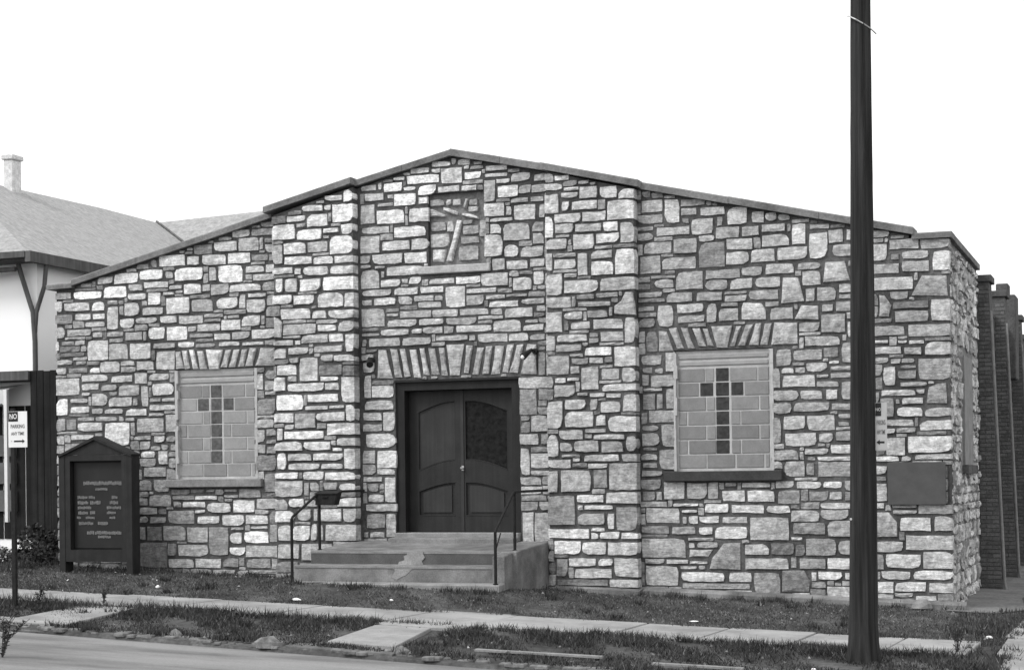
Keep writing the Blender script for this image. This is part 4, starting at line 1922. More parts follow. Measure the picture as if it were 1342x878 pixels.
b = MB(); slope_box(b, 1.443, 1.553, -1.64, -.012, -.6, .512, .612); b.build('cheek_wall', 'conc', steps)
b = MB(); slope_box(b, 1.3, 1.49, -1.99, -1.645, -.6, .46, .50); b.build('cheek_block', 'conc', steps)
b = MB(); slope_box(b, -2.02, 1.297, -1.95, -1.605, -.6, .295, .305); b.build('step', 'conc', steps)
b = MB(); slope_box(b, -2.08, 1.50, -2.25, -1.995, -.6, .045, .055); b.build('step', 'concl', steps)
b = MB(); b.box(-2.02, 1.295, -1.962, -1.952, .262, .293); b.box(-1.90, 1.296, -1.612, -1.602, .470, .502); b.build('nosing', 'concl', steps)
b = MB()
P = [(-.40, .30), (.02, .30), (.0, .36), (.05, .41), (.02, .47), (.03, .503), (-.25, .503), (-.24, .46), (-.30, .43), (-.29, .37), (-.38, .345)]
b.prism(P, -1.622, -1.595); b.prism([(-.36, .305), (-.05, .305), (-.02, .25), (-.12, .16), (-.2, .13), (-.27, .09), (-.36, .13), (-.30, .22)][::-1], -1.957, -1.945); b.build('cement_patch', 'concp', steps)

# handrails
def rail(name, x, top, label, side):
    r = empty(name, (x, -1.8, .1), label, 'handrail', 'pipe handrails beside the church steps')
    zb, zl, zt = top
    b = MB(); b.tube([(x + side[0], -2.2, zb - .1), (x + side[0], -2.2, zl)], .024, 8); b.tube([(x + side[0], -2.2, zb), (x + side[0], -2.2, zb + .015)], .04, 10); b.build('post', 'iron', r)
    b = MB(); b.tube([(x + side[1], -1.45, .45), (x + side[1], -1.45, zt)], .024, 8); b.tube([(x + side[1], -1.45, .5), (x + side[1], -1.45, .525)], .04, 10); b.build('post', 'iron', r)
    b = MB(); b.tube([(x + side[0], -2.2, zl - .01), (x + side[0], -2.17, zl + .03), (x + side[1], -1.52, zt - .03), (x + side[1], -1.45, zt), (x + side[1], -1.3, zt + .004), (x + side[2], -.02, zt + .01)], .021, 8); b.build('rail', 'iron', r)
    return r
rail('handrail', -1.88, (.05, 1.02, 1.42), 'bent black pipe handrail left of the church steps, with the mailbox on it', (-.04, .06, .16))
rr = rail('handrail', 1.45, (.05, .82, 1.40), 'bent black pipe handrail right of the church steps, in front of the door leaf', (-.02, .01, .05))
b = MB(); b.tube([(1.43, -2.19, .55), (1.44, -2.0, .80)], .011, 6); b.build('brace', 'iron', rr)
mbx = empty('mailbox', (-1.62, -1.45, 1.2), 'small dark metal mailbox fixed on the left handrail', 'mailbox')
b = MB(); b.hexa([(-1.84, -1.55, 1.22), (-1.52, -1.55, 1.22), (-1.52, -1.37, 1.22), (-1.84, -1.37, 1.22), (-1.84, -1.55, 1.39), (-1.46, -1.55, 1.39), (-1.46, -1.37, 1.43), (-1.84, -1.37, 1.43)]); b.build('box', 'iron', mbx)
b = MB(); b.hexa([(-1.85, -1.57, 1.392), (-1.45, -1.57, 1.392), (-1.45, -1.36, 1.435), (-1.85, -1.36, 1.435), (-1.85, -1.57, 1.405), (-1.45, -1.57, 1.405), (-1.45, -1.36, 1.447), (-1.85, -1.36, 1.447)]); b.build('lid', 'iron', mbx)
b = MB(); b.box(-1.72, -1.62, -1.575, -1.552, 1.34, 1.36); b.build('latch', 'iron', mbx)

# lamps over the door
def lamp(x, z, d, label):
    r = empty('wall_lamp', (x, 0, z), label, 'lamp', 'wall lamps beside the door arch')
    b = MB(); b.tube([(x - d * .0, 0.01, z + .02), (x, -.05, z + .02)], .045, 12); b.build('mounting_plate', 'iron', r)
    b = MB(); b.tube([(x, -.05, z + .02), (x, -.12, z + .04), (x - d * .03, -.17, z + .01)], .014, 8); b.build('arm', 'iron', r)
    b = MB(); b.tube([(x - d * .01, -.14, z + .04), (x - d * .04, -.20, z), (x - d * .07, -.25, z - .035), (x - d * .10, -.31, z - .08)], [.025, .036, .048, .056], 14); b.build('shade', 'iron', r)
    if d > 0: b = MB(); b.tube([(x - d * .10, -.30, z - .075), (x - d * .11, -.33, z - .10), (x - d * .115, -.34, z - .108)], [.036, .028, .010], 12); b.build('bulb', 'bulb', r)
    b = MB(); 
    if d < 0: b.tube([(x, -.012, z + .02), (x - .06, -.014, z + .02), (x - .22, -.02, z - .005)], .009, 6)
    else: b.tube([(x + .03, -.012, z), (x + .035, -.014, z - .2), (x + .035, -.014, z - .28)], .009, 6); b.tube([(x, -.012, z + .03), (x + .28, -.02, z + .035)], .009, 6)
    b.build('conduit', 'iron', r)
lamp(-1.55, 3.56, -1, 'small dark wall lamp left of the door arch')
lamp(1.31, 3.60, 1, 'small dark wall lamp with pale bulb right of the door arch')

# blank panel on the wall
pq = empty('wall_panel', (7.24, 0, 1.15), 'blank dull grey panel fixed to the stone wall near its right corner', 'sign')
b = MB(); b.bbox(6.83, 7.67, -.052, -.03, 1.155, 1.78, .004); b.build('panel', 'plaque', pq)
b = MB(); b.box(6.85, 7.64, -.029, .01, 1.7, 1.74); b.box(6.85, 7.64, -.029, .01, 1.2, 1.24); b.build('batten', 'plaque', pq)

# ------------------------------------------------------------ notice board
nb = empty('notice_board', (-6.3, -.9, .1), 'dark gabled church notice board on two posts with pale lettering', 'notice board')
xl, xr = -7.00, -5.56; y0, y1 = -.98, -.72
for x in (-6.95, -5.62):
    b = MB(); b.bbox(x - .06, x + .06, y0 + .01, y1 - .01, gz(x, -.9) - .2, 2.08, .006); b.build('post', 'board', nb)
b = MB(); b.box(xl + .10, xr - .10, y0 + .14, y1 - .03, .42, 2.08); b.build('cabinet_back', 'board', nb)
b = MB(); b.box(xl + .10, xr - .10, y0 + .02, y1 - .04, .27, .47); b.box(xl + .10, xr - .10, y0 + .02, y1 - .04, 1.98, 2.08); b.box(xl + .10, xl + .21, y0 + .02, y1 - .04, .47, 1.98); b.box(xr - .21, xr - .10, y0 + .02, y1 - .04, .47, 1.98); b.build('cabinet_frame', 'board', nb)
b = MB(); xm = (xl + xr) / 2
b.prism([(xl - .0, 2.085), (xr + .0, 2.085), (xm, 2.34)], y0 + .02, y1 - .02); b.build('pediment', 'board', nb)
b = MB()
for s_ in (-1, 1):
    xe = xm + s_ * (xr - xm + .0); q = [(xe, 2.085), (xe, 2.045), (xm, 2.335), (xm, 2.39)] if s_ > 0 else [(xm, 2.39), (xm, 2.335), (xe, 2.045), (xe, 2.085)]
    b.prism(q[::-1], y0 - .02, y1 + .03)
b.build('roof', 'board', nb)
b = MB(); b.box(xl + .23, xr - .23, y0 + .115, y0 + .135, .50, 1.95); fc = b.build('letter_board', 'boardface', nb)
b = MB(); L0 = -6.72
LINES = [(1.60, [(.14, .9)], .028), (1.50, [(.38, .62)], .02), (1.36, [(.02, .20), (.24, .36), (.70, .80)], .022), (1.27, [(.02, .21), (.27, .48), (.66, .80)], .026),
         (1.185, [(.02, .27), (.60, .88)], .022), (1.10, [(.03, .20), (.27, .36), (.60, .76)], .022), (1.015, [(.0, .08), (.18, .34), (.65, .76)], .018),
         (.92, [(.04, .32), (.42, .62)], .024), (.76, [(.2, .32), (.36, .86)], .026), (.69, [(.42, .66)], .02)]
for z, segs, h in LINES:
    h *= 1.3
    for a, c in segs:
        x = L0 + a
        while x < L0 + c:
            wd = random.uniform(.014, .03); b.box(x, x + wd, y0 + .108, y0 + .1145, z - h * random.uniform(.6, 1), z + h * random.uniform(.5, 1)); x += wd + .007
b.build('lettering', 'letter', fc)['kind'] = 'stuff'

# ------------------------------------------------------------ signs and pole
def font(name, txt, size, m, parent, loc, align='CENTER', sx=1.0, w0=None):
    c = bpy.data.curves.new(name, 'FONT'); c.body = txt; c.size = size; c.align_x = align; c.align_y = 'CENTER'; c.extrude = .0006; c.offset = .0012
    tmp = bpy.data.objects.new(name, c); COL.objects.link(tmp); dg = bpy.context.evaluated_depsgraph_get(); me = bpy.data.meshes.new_from_object(tmp.evaluated_get(dg)); bpy.data.objects.remove(tmp)
    me.materials.clear(); me.materials.append(M[m]); o = bpy.data.objects.new(name, me); link(o, parent); o['kind'] = 'stuff'; o.rotation_euler = (rad(90), 0, 0); o.scale = (sx, 1, 1)
    o.location = Vector(loc) - Vector(parent.get('_w', parent.location)); return o
def noparking(root, x0, x1, z0, z1, y, arrow, pm='white'):
    b = MB(); b.bbox(x0, x1, y, y + .006, z0, z1, .001); pl = b.build('plate', pm, root); W, H = x1 - x0, z1 - z0
    b = MB(); b.box(x0 + .004, x0 + W * .52, y - .0025, y - .0008, z1 - H * .28, z1 - .004); b.build('dark_corner', 'black', pl)
    font('lettering', 'NO', min(H * .20, W * .38), pm, pl, (x0 + W * .27, y - .003, z1 - H * .145), sx=.8)
    font('lettering', 'PARKING', H * .145, 'greyp', pl, (x0 + W * .5, y - .002, z1 - H * .42), sx=W / H * .62 / .5)
    font('lettering', 'ANY TIME', H * .125, 'greyp', pl, (x0 + W * .5, y - .002, z1 - H * .62), sx=W / H * .62 / .5)
    zc = z0 + H * .17; xa, xb = x0 + W * .30, x0 + W * .78; b = MB()
    b.box(xa, xb, y - .002, y - .0002, zc - .011, zc + .011)
    if arrow > 0: b.prism([(xb - .01, zc - .028), (xb + .028, zc), (xb - .01, zc + .028)], y - .0024, y - .0005)
    else: b.prism([(xa + .01, zc + .028), (xa - .028, zc), (xa + .01, zc - .028)], y - .0024, y - .0005)
    b.build('arrow', 'black', pl)
ps = empty('parking_sign', (-4.14, -6.15, gz(-4.14, -6.15)), 'white no parking sign with arrow on a dark street post at far left', 'street sign')
b = MB(); zt = 2.66; x = -4.10
b.bbox(x - .032, x + .032, -6.17, -6.12, gz(x, -6.15) - .3, zt - .55, .004); b.bbox(x - .03, x + .03, -6.168, -6.125, zt - .55, zt - .02, .004); b.build('post', 'iron', ps)
noparking(ps, -4.15, -3.845, 2.11, 2.60, -6.185, 1)
b = MB(); b.tube([(-4.10, -6.19, 2.5), (-4.10, -6.10, 2.5)], .008, 6); b.tube([(-4.10, -6.19, 2.2), (-4.10, -6.10, 2.2)], .008, 6); b.build('bolt', 'steel', ps)
pole = empty('utility_pole', (7.43, -6.3, gz(7.43, -6.3)), 'tall dark wooden utility pole standing in front of the stone wall', 'utility pole')
PX, PY_ = 7.43, -6.3; zb = gz(PX, PY_)
n, rings = 28, 46; V = []; F = []
for i in range(rings):
    z = zb - .3 + i * .25; h = (z - zb) / 11; r = .163 - .078 * h + (.03 * max(0, 1 - (z - zb) / .35) if z > zb - .1 else .03)
    cx = PX + .045 * h * 1.6 + math.sin(z * .7) * .004
    for k in range(n):
        a = 2 * math.pi * k / n; rr_ = r * (1 + .018 * math.sin(a * 5 + 1.3) + random.uniform(-.018, .018) + (-.05 if (k * 7) % 11 == 3 else 0)); V.append((cx + math.cos(a) * rr_, PY_ + math.sin(a) * rr_, z))
F = [(i * n + k, i * n + (k + 1) % n, (i + 1) * n + (k + 1) % n, (i + 1) * n + k) for i in range(rings - 1) for k in range(n)] + [tuple((rings - 1) * n + k for k in range(n))]
b = MB(); b.add(V, F); b.build('shaft', 'pole', pole)
b = MB(); b.tube([(7.33, -6.455, 1.12), (7.33, -6.462, 1.12)], .014, 8); b.build('tag', 'steel', pole)
b = MB(); b.tube([(7.335, -6.33, 6.78), (7.36, -6.41, 6.76), (7.44, -6.435, 6.71), (7.53, -6.40, 6.655), (7.585, -6.33, 6.62), (7.64, -6.25, 6.57)], .008, 6); b.build('wire', 'steel', pole)
b = MB(); b.tube([(7.50, -6.43, -.40), (7.50, -6.435, .5), (7.505, -6.44, 1.5), (7.51, -6.435, 2.6), (7.52, -6.43, 4.5), (7.53, -6.40, 7.5)], .006, 5); b.build('ground_wire', 'iron', pole)
ps2 = empty('parking_sign', (7.63, -6.3, 1.88), 'white no parking sign mounted sideways on the right of the utility pole', 'street sign')
noparking(ps2, 7.592, 7.722, 1.885, 2.42, -6.33, -1, 'whiteg')
b = MB(); b.box(7.50, 7.64, -6.32, -6.29, 1.95, 1.99); b.box(7.50, 7.64, -6.32, -6.29, 2.30, 2.34); b.build('bracket', 'iron', ps2)

# ------------------------------------------------------------ brick building behind, right
rb = empty('brick_annex', (7.3, 9, gz(7.5)), 'dark brick building running back behind the stone church, with buttresses and chimney', 'building')
b = MB(); b.box(2.0, 7.74, 4.47, 11.6, -.8, 4.55); b.box(2.0, 7.74, 11.6, 30, -.8, 4.50); b.build('wall', 'brick', rb)
for ya, ztp, cap in ((4.52, 4.86, True), (7.9, 4.92, False), (12.0, 4.80, False), (16.2, 4.7, False)):
    b = MB(); x0, xt, xb_ = 7.6, 7.92, 8.12
    b.hexa([(x0, ya, -.8), (xb_, ya, -.8), (xb_, ya + .55, -.8), (x0, ya + .55, -.8), (x0, ya, ztp), (xt, ya, ztp), (xt, ya + .55, ztp), (x0, ya + .55, ztp)]); bt = b.build('buttress', 'brick', rb)
    b = MB(); b.bbox(x0 - .04, xt + .05, ya - .04, ya + .6, ztp + .002, ztp + .12, .01); b.build('cap', 'brick', bt)
    b = MB(); b.tube([(xb_ + .035, ya + .02, -.4), (xb_ + .01, ya + .02, -.25), (xt + .03, ya + .02, ztp - .5)], .026, 8); b.build('downpipe', 'concl', rb)
b = MB(); b.bbox(7.42, 7.93, 10.6, 11.4, 3.5, 5.22, .02); ch = b.build('chimney', 'brick', rb)
b = MB(); b.bbox(7.53, 7.78, 10.75, 11.25, 5.222, 5.47, .02); b.build('chimney_pot', 'brick', ch)
for bt_, ya in zip([o for o in bpy.data.objects if o.name.startswith('buttress')], (4.52, 7.9, 12.0, 16.2)):
    bb = MB(); k = 0; z = -.35
    while z < 4.78:
        u = (z + .8) / 5.6; xr_ = 8.12 - .20 * u; xs_ = 7.74
        cuts = [xs_, xs_ + .2, xr_ - .01] if k % 2 else [xs_, xs_ + .1, xr_ - .01]
        for p, q in zip(cuts[:-1], cuts[1:]):
            if q - p > .03: bb.bbox(p + .005, q - .005, ya - .010, ya + .01, z + .005, z + .062, .003, random.uniform(.8, 1.25))
        z += .0725; k += 1
    o = bb.build('bricks', 'brickface', bt_, tone=True); o['kind'] = 'stuff'
b = MB()   # brick courses proud of the wall, thin bands
for z in [0.0 + i * .30 for i in range(16)]: b.box(7.742, 7.750, 4.47, 30, z, z + .07)
b.build('brick_course', 'brick', rb)

# ------------------------------------------------------------ house, porch and yard at far left
hs = empty('house', (-15, 8, .7), 'two storey white house with grey shingled hip roof and tall chimney, left of the church', 'house')
b = MB(); b.box(-22, -10.25, 3.0, 18, .3, 5.98); b.build('wall', 'sidingw', hs)
E = [(-10.1, 2.5, 6.13), (-10.1, 19.0, 6.13), (-22.4, 19.0, 6.13), (-22.4, 2.5, 6.13)]
b = MB(); V = [Vector(q) for q in E] + [Vector(q) for q in ((-14.7, 6.3, 8.55), (-14.7, 11.9, 8.62), (-14.7, 14.6, 8.60), (-18, 6.3, 8.55))]
V += [q - Vector((0, 0, .06)) for q in V]
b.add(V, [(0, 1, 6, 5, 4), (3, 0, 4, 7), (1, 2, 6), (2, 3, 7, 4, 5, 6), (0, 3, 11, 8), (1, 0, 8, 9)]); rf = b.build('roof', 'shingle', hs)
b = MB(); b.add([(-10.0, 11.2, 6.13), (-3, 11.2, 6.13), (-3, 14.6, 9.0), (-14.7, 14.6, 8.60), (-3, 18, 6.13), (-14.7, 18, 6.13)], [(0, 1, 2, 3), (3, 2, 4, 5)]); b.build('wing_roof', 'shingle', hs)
b = MB(); b.tube([(-14.7, 14.58, 8.63), (-10.0, 11.15, 6.17)], .035, 6); b.build('valley', 'trim', hs)
b = MB(); b.box(-12, -3.2, 11.6, 17.5, .3, 6.05); b.build('wing_wall', 'sidingw', hs)
b = MB(); b.box(-22.4, -10.1, 2.5, 18.5, 5.98, 6.065); b.build('soffit', 'trim', hs)
b = MB(); b.box(-10.1, -9.97, 2.4, 19, 5.93, 6.14); b.box(-22.4, -10.1, 2.38, 2.5, 6.02, 6.14); b.build('gutter', 'trim', hs)
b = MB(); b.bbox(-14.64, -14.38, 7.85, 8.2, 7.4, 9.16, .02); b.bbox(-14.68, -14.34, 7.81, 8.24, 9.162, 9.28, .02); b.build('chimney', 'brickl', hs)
b = MB(); b.tube([(-10.55, 2.8, 5.95), (-10.50, 2.85, 5.7), (-10.30, 2.92, 5.0), (-10.28, 2.95, 4.4), (-10.28, 2.95, .7)], .05, 8)
b.tube([(-10.03, 3.0, 5.95), (-10.06, 2.97, 5.5), (-10.24, 2.95, 5.0), (-10.28, 2.95, 4.6)], .045, 8); b.tube([(-12.8, 2.62, 5.82), (-10.55, 2.72, 5.84)], .05, 8); b.build('downspout', 'trim', hs)
fn = empty('board_fence', (-9, 2.4, .6), 'tall dark board fence closing the gap between house and church', 'fence')
x = -10.02
while x < -6.6:
    b = MB(); b.bbox(x, x + .145, 2.42 + random.uniform(-.008, .008), 2.45, .35, 3.79 + random.uniform(-.015, .015), .004); b.build('board', 'darkwood', fn); x += .152
b = MB(); b.box(-10.02, -6.6, 2.455, 2.52, 3.3, 3.4); b.box(-10.02, -6.6, 2.455, 2.52, 1.2, 1.3); b.build('crosspiece', 'darkwood', fn)
pc = empty('porch', (-11.5, 2.2, .7), 'dark flat-topped porch with pale scalloped awning on the white house', 'porch')
b = MB(); b.box(-14.5, -10.02, 2.35, 3.08, 3.62, 3.80); b.build('roof_beam', 'trim', pc)
b = MB()
xw = -13.2
while xw < -10.45:
    b.box(xw, xw + .50, 2.98, 3.06, .5, 3.15); xw += .53
b.build('screen_panel', 'darkwood', pc)
b = MB()
for zz in (1.05, 1.6, 2.15): b.box(-13.2, -10.75, 2.90, 2.97, zz, zz + .42)
b.build('shutter', 'gutter', pc)
b = MB(); nsc = 16; A = [];
for i in range(nsc * 4 + 1):
    u = i / (nsc * 4); xx = -13.3 + 2.75 * u; ztop = 3.30 + .28 * u ** .7; sc_ = .05 * abs(math.sin(u * nsc * math.pi)); A.append((xx, ztop, 2.98 + .22 * u - sc_ + .0))
V = [(a[0], 2.95, a[1]) for a in A] + [(a[0], 2.45, a[1] - .12) for a in A] + [(a[0], 2.44, a[2]) for a in A]; m_ = len(A)
b.add(V, [(r * m_ + i, r * m_ + i + 1, (r + 1) * m_ + i + 1, (r + 1) * m_ + i) for r in (0, 1) for i in range(m_ - 1)]); b.build('awning', 'awn', pc)
b = MB(); b.box(-10.62, -10.55, 2.38, 2.45, .85, 3.45); b.build('post', 'white', pc)

# ------------------------------------------------------------ plants and grass
def blades(name, pts, hmin, hmax, wmin, tone0, tone1, lean=.5, kind='stuff', material='grass', parent=None):
    n = len(pts); P = np.array(pts); h = RN.uniform(hmin, hmax, n) * (P[:, 3] if P.shape[1] > 3 else 1); a = RN.uniform(0, 2 * np.pi, n); w_ = RN.uniform(wmin, wmin * 2, n)
    la = RN.uniform(0, 2 * np.pi, n); ln = RN.uniform(0, lean, n) * h
    dx, dy = np.cos(a) * w_, np.sin(a) * w_
    V = np.empty((n, 3, 3)); V[:, 0] = P[:, :3] - np.stack([dx, dy, 0 * dx + .01], 1); V[:, 1] = P[:, :3] + np.stack([dx, dy, -.01 + 0 * dx], 1)
    V[:, 2] = P[:, :3] + np.stack([np.cos(la) * ln, np.sin(la) * ln, h], 1)
    me = bpy.data.meshes.new(name); me.from_pydata(V.reshape(-1, 3).tolist(), [], np.arange(3 * n).reshape(n, 3).tolist()); me.materials.append(M[material])
    t = np.repeat(RN.uniform(tone0, tone1, n) * np.where(RN.random(n) < .06, 2.6, 1), 3).astype(np.float32)
    at = me.attributes.new('tone', 'FLOAT', 'POINT'); at.data.foreach_set('value', t)
    o = bpy.data.objects.new(name, me); link(o, parent)
    if kind: o['kind'] = kind
    return o
def dens(x, y, s=1.0, o=0.): return .5 + .25 * math.sin(x * 1.7 * s + o) * math.sin(y * 2.3 * s + 1 + o) + .25 * math.sin(x * 4.1 * s + y * 3.7 * s + o)
def onwalk(x, y):
    if -5.5 < y < -3.97 and x < 8.45: return True
    if 1.2 < x < 2.2 and -7.65 < y < -5.5: return True
    if -3.25 < x < -2.45 and -7.45 < y < -5.6 : return RN.random() < .6
    if -5.6 < x < -3.3 and -7.5 < y < -7.1: return RN.random() < .6
    if x > 8.85 and y < .4: return True
    if 1.05 < x < 2.4 and -4 < y < -3.4: return True
    if -2.1 < x < 1.55 and y > -2.3: return True
    return False
pts = []
while len(pts) < 60000:
    x, y = RN.uniform(-10.5, 9), RN.uniform(-3.97, -.05)
    if onwalk(x, y) or RN.random() > dens(x, y) * 1.1 + .15: continue
    if x > 7.5 and y > -.45: continue
    pts.append((x, y, gz(x, y), .35 + 1.1 * dens(x, y, 2.1, 2)))
blades('lawn_grass', pts, .010, .030, .005, .045, .115, 2.0)
pts = []
while len(pts) < 52000:
    x = RN.uniform(-9, 8.9); y = RN.uniform(yk(x) + .1, -5.48)
    d = dens(x, y, 1.3, 5)
    if onwalk(x, y) or RN.random() > max(0, d * 1.7 - .25) * (1.1 if y > -6.6 else .55): continue
    pts.append((x, y, gz(x, y), (.35 + d * 1.1) * (1 if y > -6.3 else .5)))
blades('verge_grass', pts, .025, .085, .005, .026, .08, 1.5)
# tufts overgrowing the walk edges, the wall foot and the gap by the driveway
pts = []
for _ in range(420):
    r_ = RN.random()
    if r_ < .40: cx, cy = RN.uniform(-9, 8.5), -5.52 + RN.normal(0, .05)
    elif r_ < .55: cx, cy = RN.uniform(-9, 8.5), -3.95 + RN.normal(0, .05)
    elif r_ < .72: cx, cy = RN.uniform(8.35, 9.0), RN.uniform(-6.9, -.6)
    elif r_ < .86: cx, cy = RN.uniform(-7.6, 7.9), RN.uniform(-.45, -.12)
    else: cx = RN.uniform(-5, 9); cy = yk(cx) + RN.uniform(.05, .4)
    if -2.1 < cx < 1.5 and cy > -1: cy = -2.42
    for _ in range(int(RN.integers(20, 60))):
        x, y = cx + RN.normal(0, .07), cy + RN.normal(0, .05); pts.append((x, y, gz(x, y), RN.uniform(.5, 1.2)))
for cx, cy, k in ((-3.4, -5.75, 300), (-4.4, -5.3, 220), (-2.3, -5.5, 260), (-1.9, -5.6, 300), (-1.2, -5.55, 300), (-.3, -5.6, 250), (.5, -5.7, 250)):
    for _ in range(k):
        x, y = cx + RN.normal(0, .28), cy + RN.normal(0, .07); pts.append((x, y, gz(x, y), RN.uniform(.8, 1.8)))
blades('edge_grass', pts, .04, .11, .005, .028, .08, 1.2)
pts = []
while len(pts) < 16000:
    x, y = RN.uniform(7.9, 12), RN.uniform(-3, 12)
    if onwalk(x, y): continue
    lim = 8.4 if y < 0 else 8.75 + max(0, y - 6) * .12
    if x < lim and y > -.5: continue
    if x < 8.9 and y < -.5: pass
    pts.append((x, y, gz(x, y), 1))
blades('side_grass', pts, .03, .08, .006, .035, .09)
pts = []
while len(pts) < 22000:
    x, y = RN.uniform(-14, -7.75), RN.uniform(-3.97, 2.3); pts.append((x, y, gz(x, y), .6 + dens(x, y)))
blades('yard_grass', pts, .03, .09, .006, .035, .09)

pts = []
for _ in range(900):
    x, y = RN.uniform(-9, 9), RN.uniform(-8.3, -.3)
    if abs(y + 4.75) < .75 and RN.random() < .9: continue
    if -2.3 < x < 1.7 and y > -2.4: continue
    if y < yk(x): continue
    pts.append((x, y, gz(x, y) + .022, 1))
o = blades('dead_leaves', pts, .004, .018, .013, .09, .22, 2.5)
pts = []
for _ in range(60):
    cx, cy = RN.uniform(-8, 8.6), RN.choice([RN.uniform(-7.6, -5.7), RN.uniform(-3.6, -.4)])
    if onwalk(cx, cy): continue
    for _ in range(40): x, y = cx + RN.normal(0, .05), cy + RN.normal(0, .05); pts.append((x, y, gz(x, y), RN.uniform(.5, 1.2)))
blades('weed_tufts', pts, .05, .12, .008, .03, .07, 1.3)
def leafy(name, cx, cy, zb, n, rx_, ry_, h, size, tone, label, cat, group=None, flat=False, flower=0):
    r = empty(name, (cx, cy, zb), label, cat, group); b = MB(); st = MB()
    for _ in range(max(4, n // 60)):
        a = random.uniform(0, 6.28); q = random.uniform(.2, 1); st.tube([(cx, cy, zb - .03), (cx + math.cos(a) * rx_ * q * .4, cy + math.sin(a) * ry_ * q * .4, zb + h * .5), (cx + math.cos(a) * rx_ * q, cy + math.sin(a) * ry_ * q, zb + h * random.uniform(.6, 1))], .006, 5, r2=.003)
    for _ in range(n):
        a = random.uniform(0, 6.28); q = math.sqrt(random.random()); zz = zb + h * random.random() ** .8 * (1.1 - q * .4); x = cx + math.cos(a) * rx_ * q; y = cy + math.sin(a) * ry_ * q
        s_ = size * random.uniform(.6, 1.3); d1 = Vector((random.uniform(-1, 1), random.uniform(-1, 1), random.uniform(-.4, .8))).normalized() * s_; d2 = d1.orthogonal().normalized() * s_ * .4
        c_ = Vector((x, y, zz)); b.add([c_, c_ + d1 * .5 + d2, c_ + d1, c_ + d1 * .5 - d2], [(0, 1, 2, 3)], tone * random.uniform(.6, 1.5) if random.random() > flower else .55)
    b.build('leaves', 'grass', r, tone=True); st.build('stems', 'twig', r); return r
leafy('flowering_shrub', -8.9, -.3, gz(-8.9, 0), 420, .42, .25, .34, .06, .06, 'low bush with pale flowers beside the left corner of the church', 'bush', flower=.30)
leafy('flowering_shrub', -10.0, -.1, gz(-10, 0), 420, .5, .25, .42, .06, .06, 'pale flowering bush behind the dark street post', 'bush', flower=.38)
leafy('dark_shrub', -8.5, .5, gz(-8.5, 0), 420, .4, .3, .7, .08, .035, 'dark leafy shrub at the foot of the board fence', 'bush')
leafy('dark_shrub', -7.9, -.35, gz(-8, 0), 260, .25, .2, .45, .06, .035, 'small dark shrub between the notice board and the fence', 'bush')
def weed(x, y, h, lx, label):
    zb = gz(x, -7) - .08 if y < -7.2 else gz(x, y); r = empty('weed', (x, y, zb), label, 'weed', 'tall weeds along the kerb at left'); b = MB(); lf = MB(); tips = []
    for k in range(9 if h > .5 else 5):
        a = random.uniform(0, 6.28); t_ = (x + lx * h * random.uniform(.5, 1.1) + math.cos(a) * .2 * h, y + math.sin(a) * .2 * h, zb + h * random.uniform(.5, 1)); mid = (x + (t_[0] - x) * .35 + random.uniform(-.02, .02), y, zb + (t_[2] - zb) * .55)
        b.tube([(x, y, zb - .02), mid, t_], .006, 5, r2=.003)
        for _ in range(26 if h > .5 else 16):
            u = random.random(); p = Vector(mid).lerp(Vector(t_), u) if random.random() < .75 else Vector((x, y, zb)).lerp(Vector(mid), u)
            d1 = Vector((random.uniform(-1, 1), random.uniform(-1, 1), random.uniform(-.2, 1))).normalized() * random.uniform(.025, .06); d2 = d1.orthogonal().normalized() * .008
            lf.add([p, p + d1 * .5 + d2, p + d1, p + d1 * .5 - d2], [(0, 1, 2, 3)], .04)
    b.build('stems', 'twig', r); lf.build('leaves', 'grass', r, tone=True)
weed(-1.36, -10.1, .72, .30, 'tall dark weed sprig leaning right over the road edge')
weed(-1.55, -10.1, .34, -.6, 'short dark weed beside the leaning sprig on the road')
weed(-3.9, -5.9, .34, .1, 'dark weed beside the post on the left walk')
weed(-3.25, -5.3, .30, .1, 'dark weed growing over the sidewalk joint')
weed(8.35, -5.3, .30, .1, 'dark weed at the broken right end of the sidewalk')

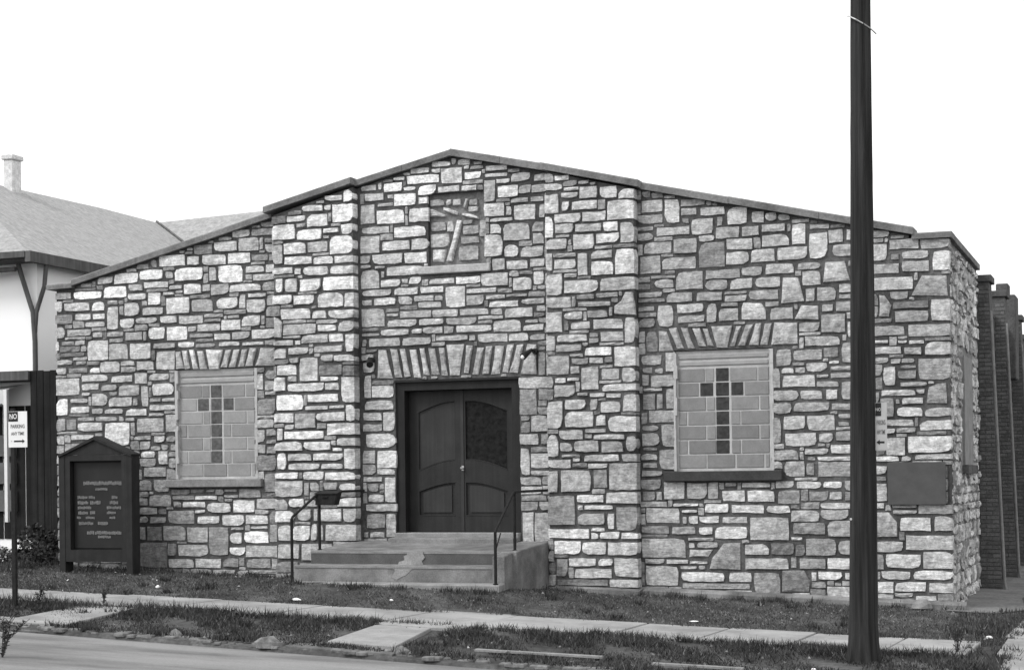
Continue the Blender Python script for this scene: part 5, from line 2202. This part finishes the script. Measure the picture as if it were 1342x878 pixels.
# scraps, rubble by the kerb
def lump(name, x, y, z, sx, sy, sz, m, label, cat, group):
    b = MB(); V = []; F = []; n = 7
    for k, (rr_, zz) in enumerate(((1, 0), (.9, .55), (.5, .95))):
        for i in range(n):
            a = 6.283 * i / n; q = rr_ * random.uniform(.75, 1.15); V.append((x + math.cos(a) * sx * q, y + math.sin(a) * sy * q, z + zz * sz * random.uniform(.8, 1.1)))
    V.append((x, y, z + sz)); F = [(r_ * n + i, r_ * n + (i + 1) % n, (r_ + 1) * n + (i + 1) % n, (r_ + 1) * n + i) for r_ in (0, 1) for i in range(n)] + [(2 * n + i, 2 * n + (i + 1) % n, 3 * n) for i in range(n)]
    b.add(V, F); o = b.build(name, m); tag(o, label, cat, group)
for x, y, sx, sz, lab in ((-4.0, -2.7, .05, .05, 'crumpled white paper scrap on the grass below the left window'), (-1.2, -3.45, .10, .035, 'flat white scrap lying on the grass left of the steps'),
                    (7.05, -7.3, .04, .02, 'tiny white scrap at the foot of the utility pole'), (8.74, -6.9, .10, .02, 'white scrap at the driveway edge'),
                    (8.55, -3.4, .07, .04, 'white scrap in the weeds at the end of the sidewalk'), (4.7, -3.3, .09, .015, 'thin white scrap on the grass below the right window'),
                    (.2, -3.2, .04, .03, 'tiny white scrap on the grass before the steps')):
    lump('paper_scrap', x, y, gz(x, y) + .012, sx * .75, sx * .5, sz * .8, 'paper', lab, 'litter', 'white scraps on the ground')
kr = MB()
for _ in range(230):
    x = random.uniform(-5, 8.6); y = yk(x) + abs(random.gauss(.1, .2)); s_ = random.uniform(.015, .06); z = gz(x, y) - .045
    b2 = MB(); b2.bbox(x - s_ * 1.4, x + s_ * 1.4, y - s_, y + s_, z - .01, z + s_ * .8, s_ * .25); kr.add(b2.v, b2.f)
o = kr.build('kerb_rubble', 'rock'); o['kind'] = 'stuff'
for x, y, sx, lab in ((.75, -7.95, .20, 'pale broken lump of concrete at the kerb left of the front walk'), (2.5, -8.0, .13, 'broken concrete lump at the kerb right of the front walk'), (-.6, -7.75, .10, 'small grey lump of rubble on the kerb below the steps'), (7.35, -.30, .17, 'pale loose stone at the foot of the wall by the right corner')):
    lump('rubble_lump', x, y, gz(x, y) - .05 + (.06 if y > -1 else 0), sx, sx * .6, .13, 'rock' if y < -1 else 'concl', lab, 'rubble', 'loose lumps of rubble')
for x, L, y, lab in ((4.0, .75, -7.6, 'long pale board lying along the kerb before the front wall'), (5.9, .5, -7.85, 'short pale board lying by the kerb left of the pole')):
    z = gz(x, y) + .02; b = MB(); b.bbox(x - L, x + L, y - .04, y + .04, z, z + .03, .004); o = b.build('loose_board', 'concl'); o.rotation_euler = (0, rad(1.93), rad(2)); tag(o, lab, 'board', 'pale boards lying by the kerb')
objs_clean()
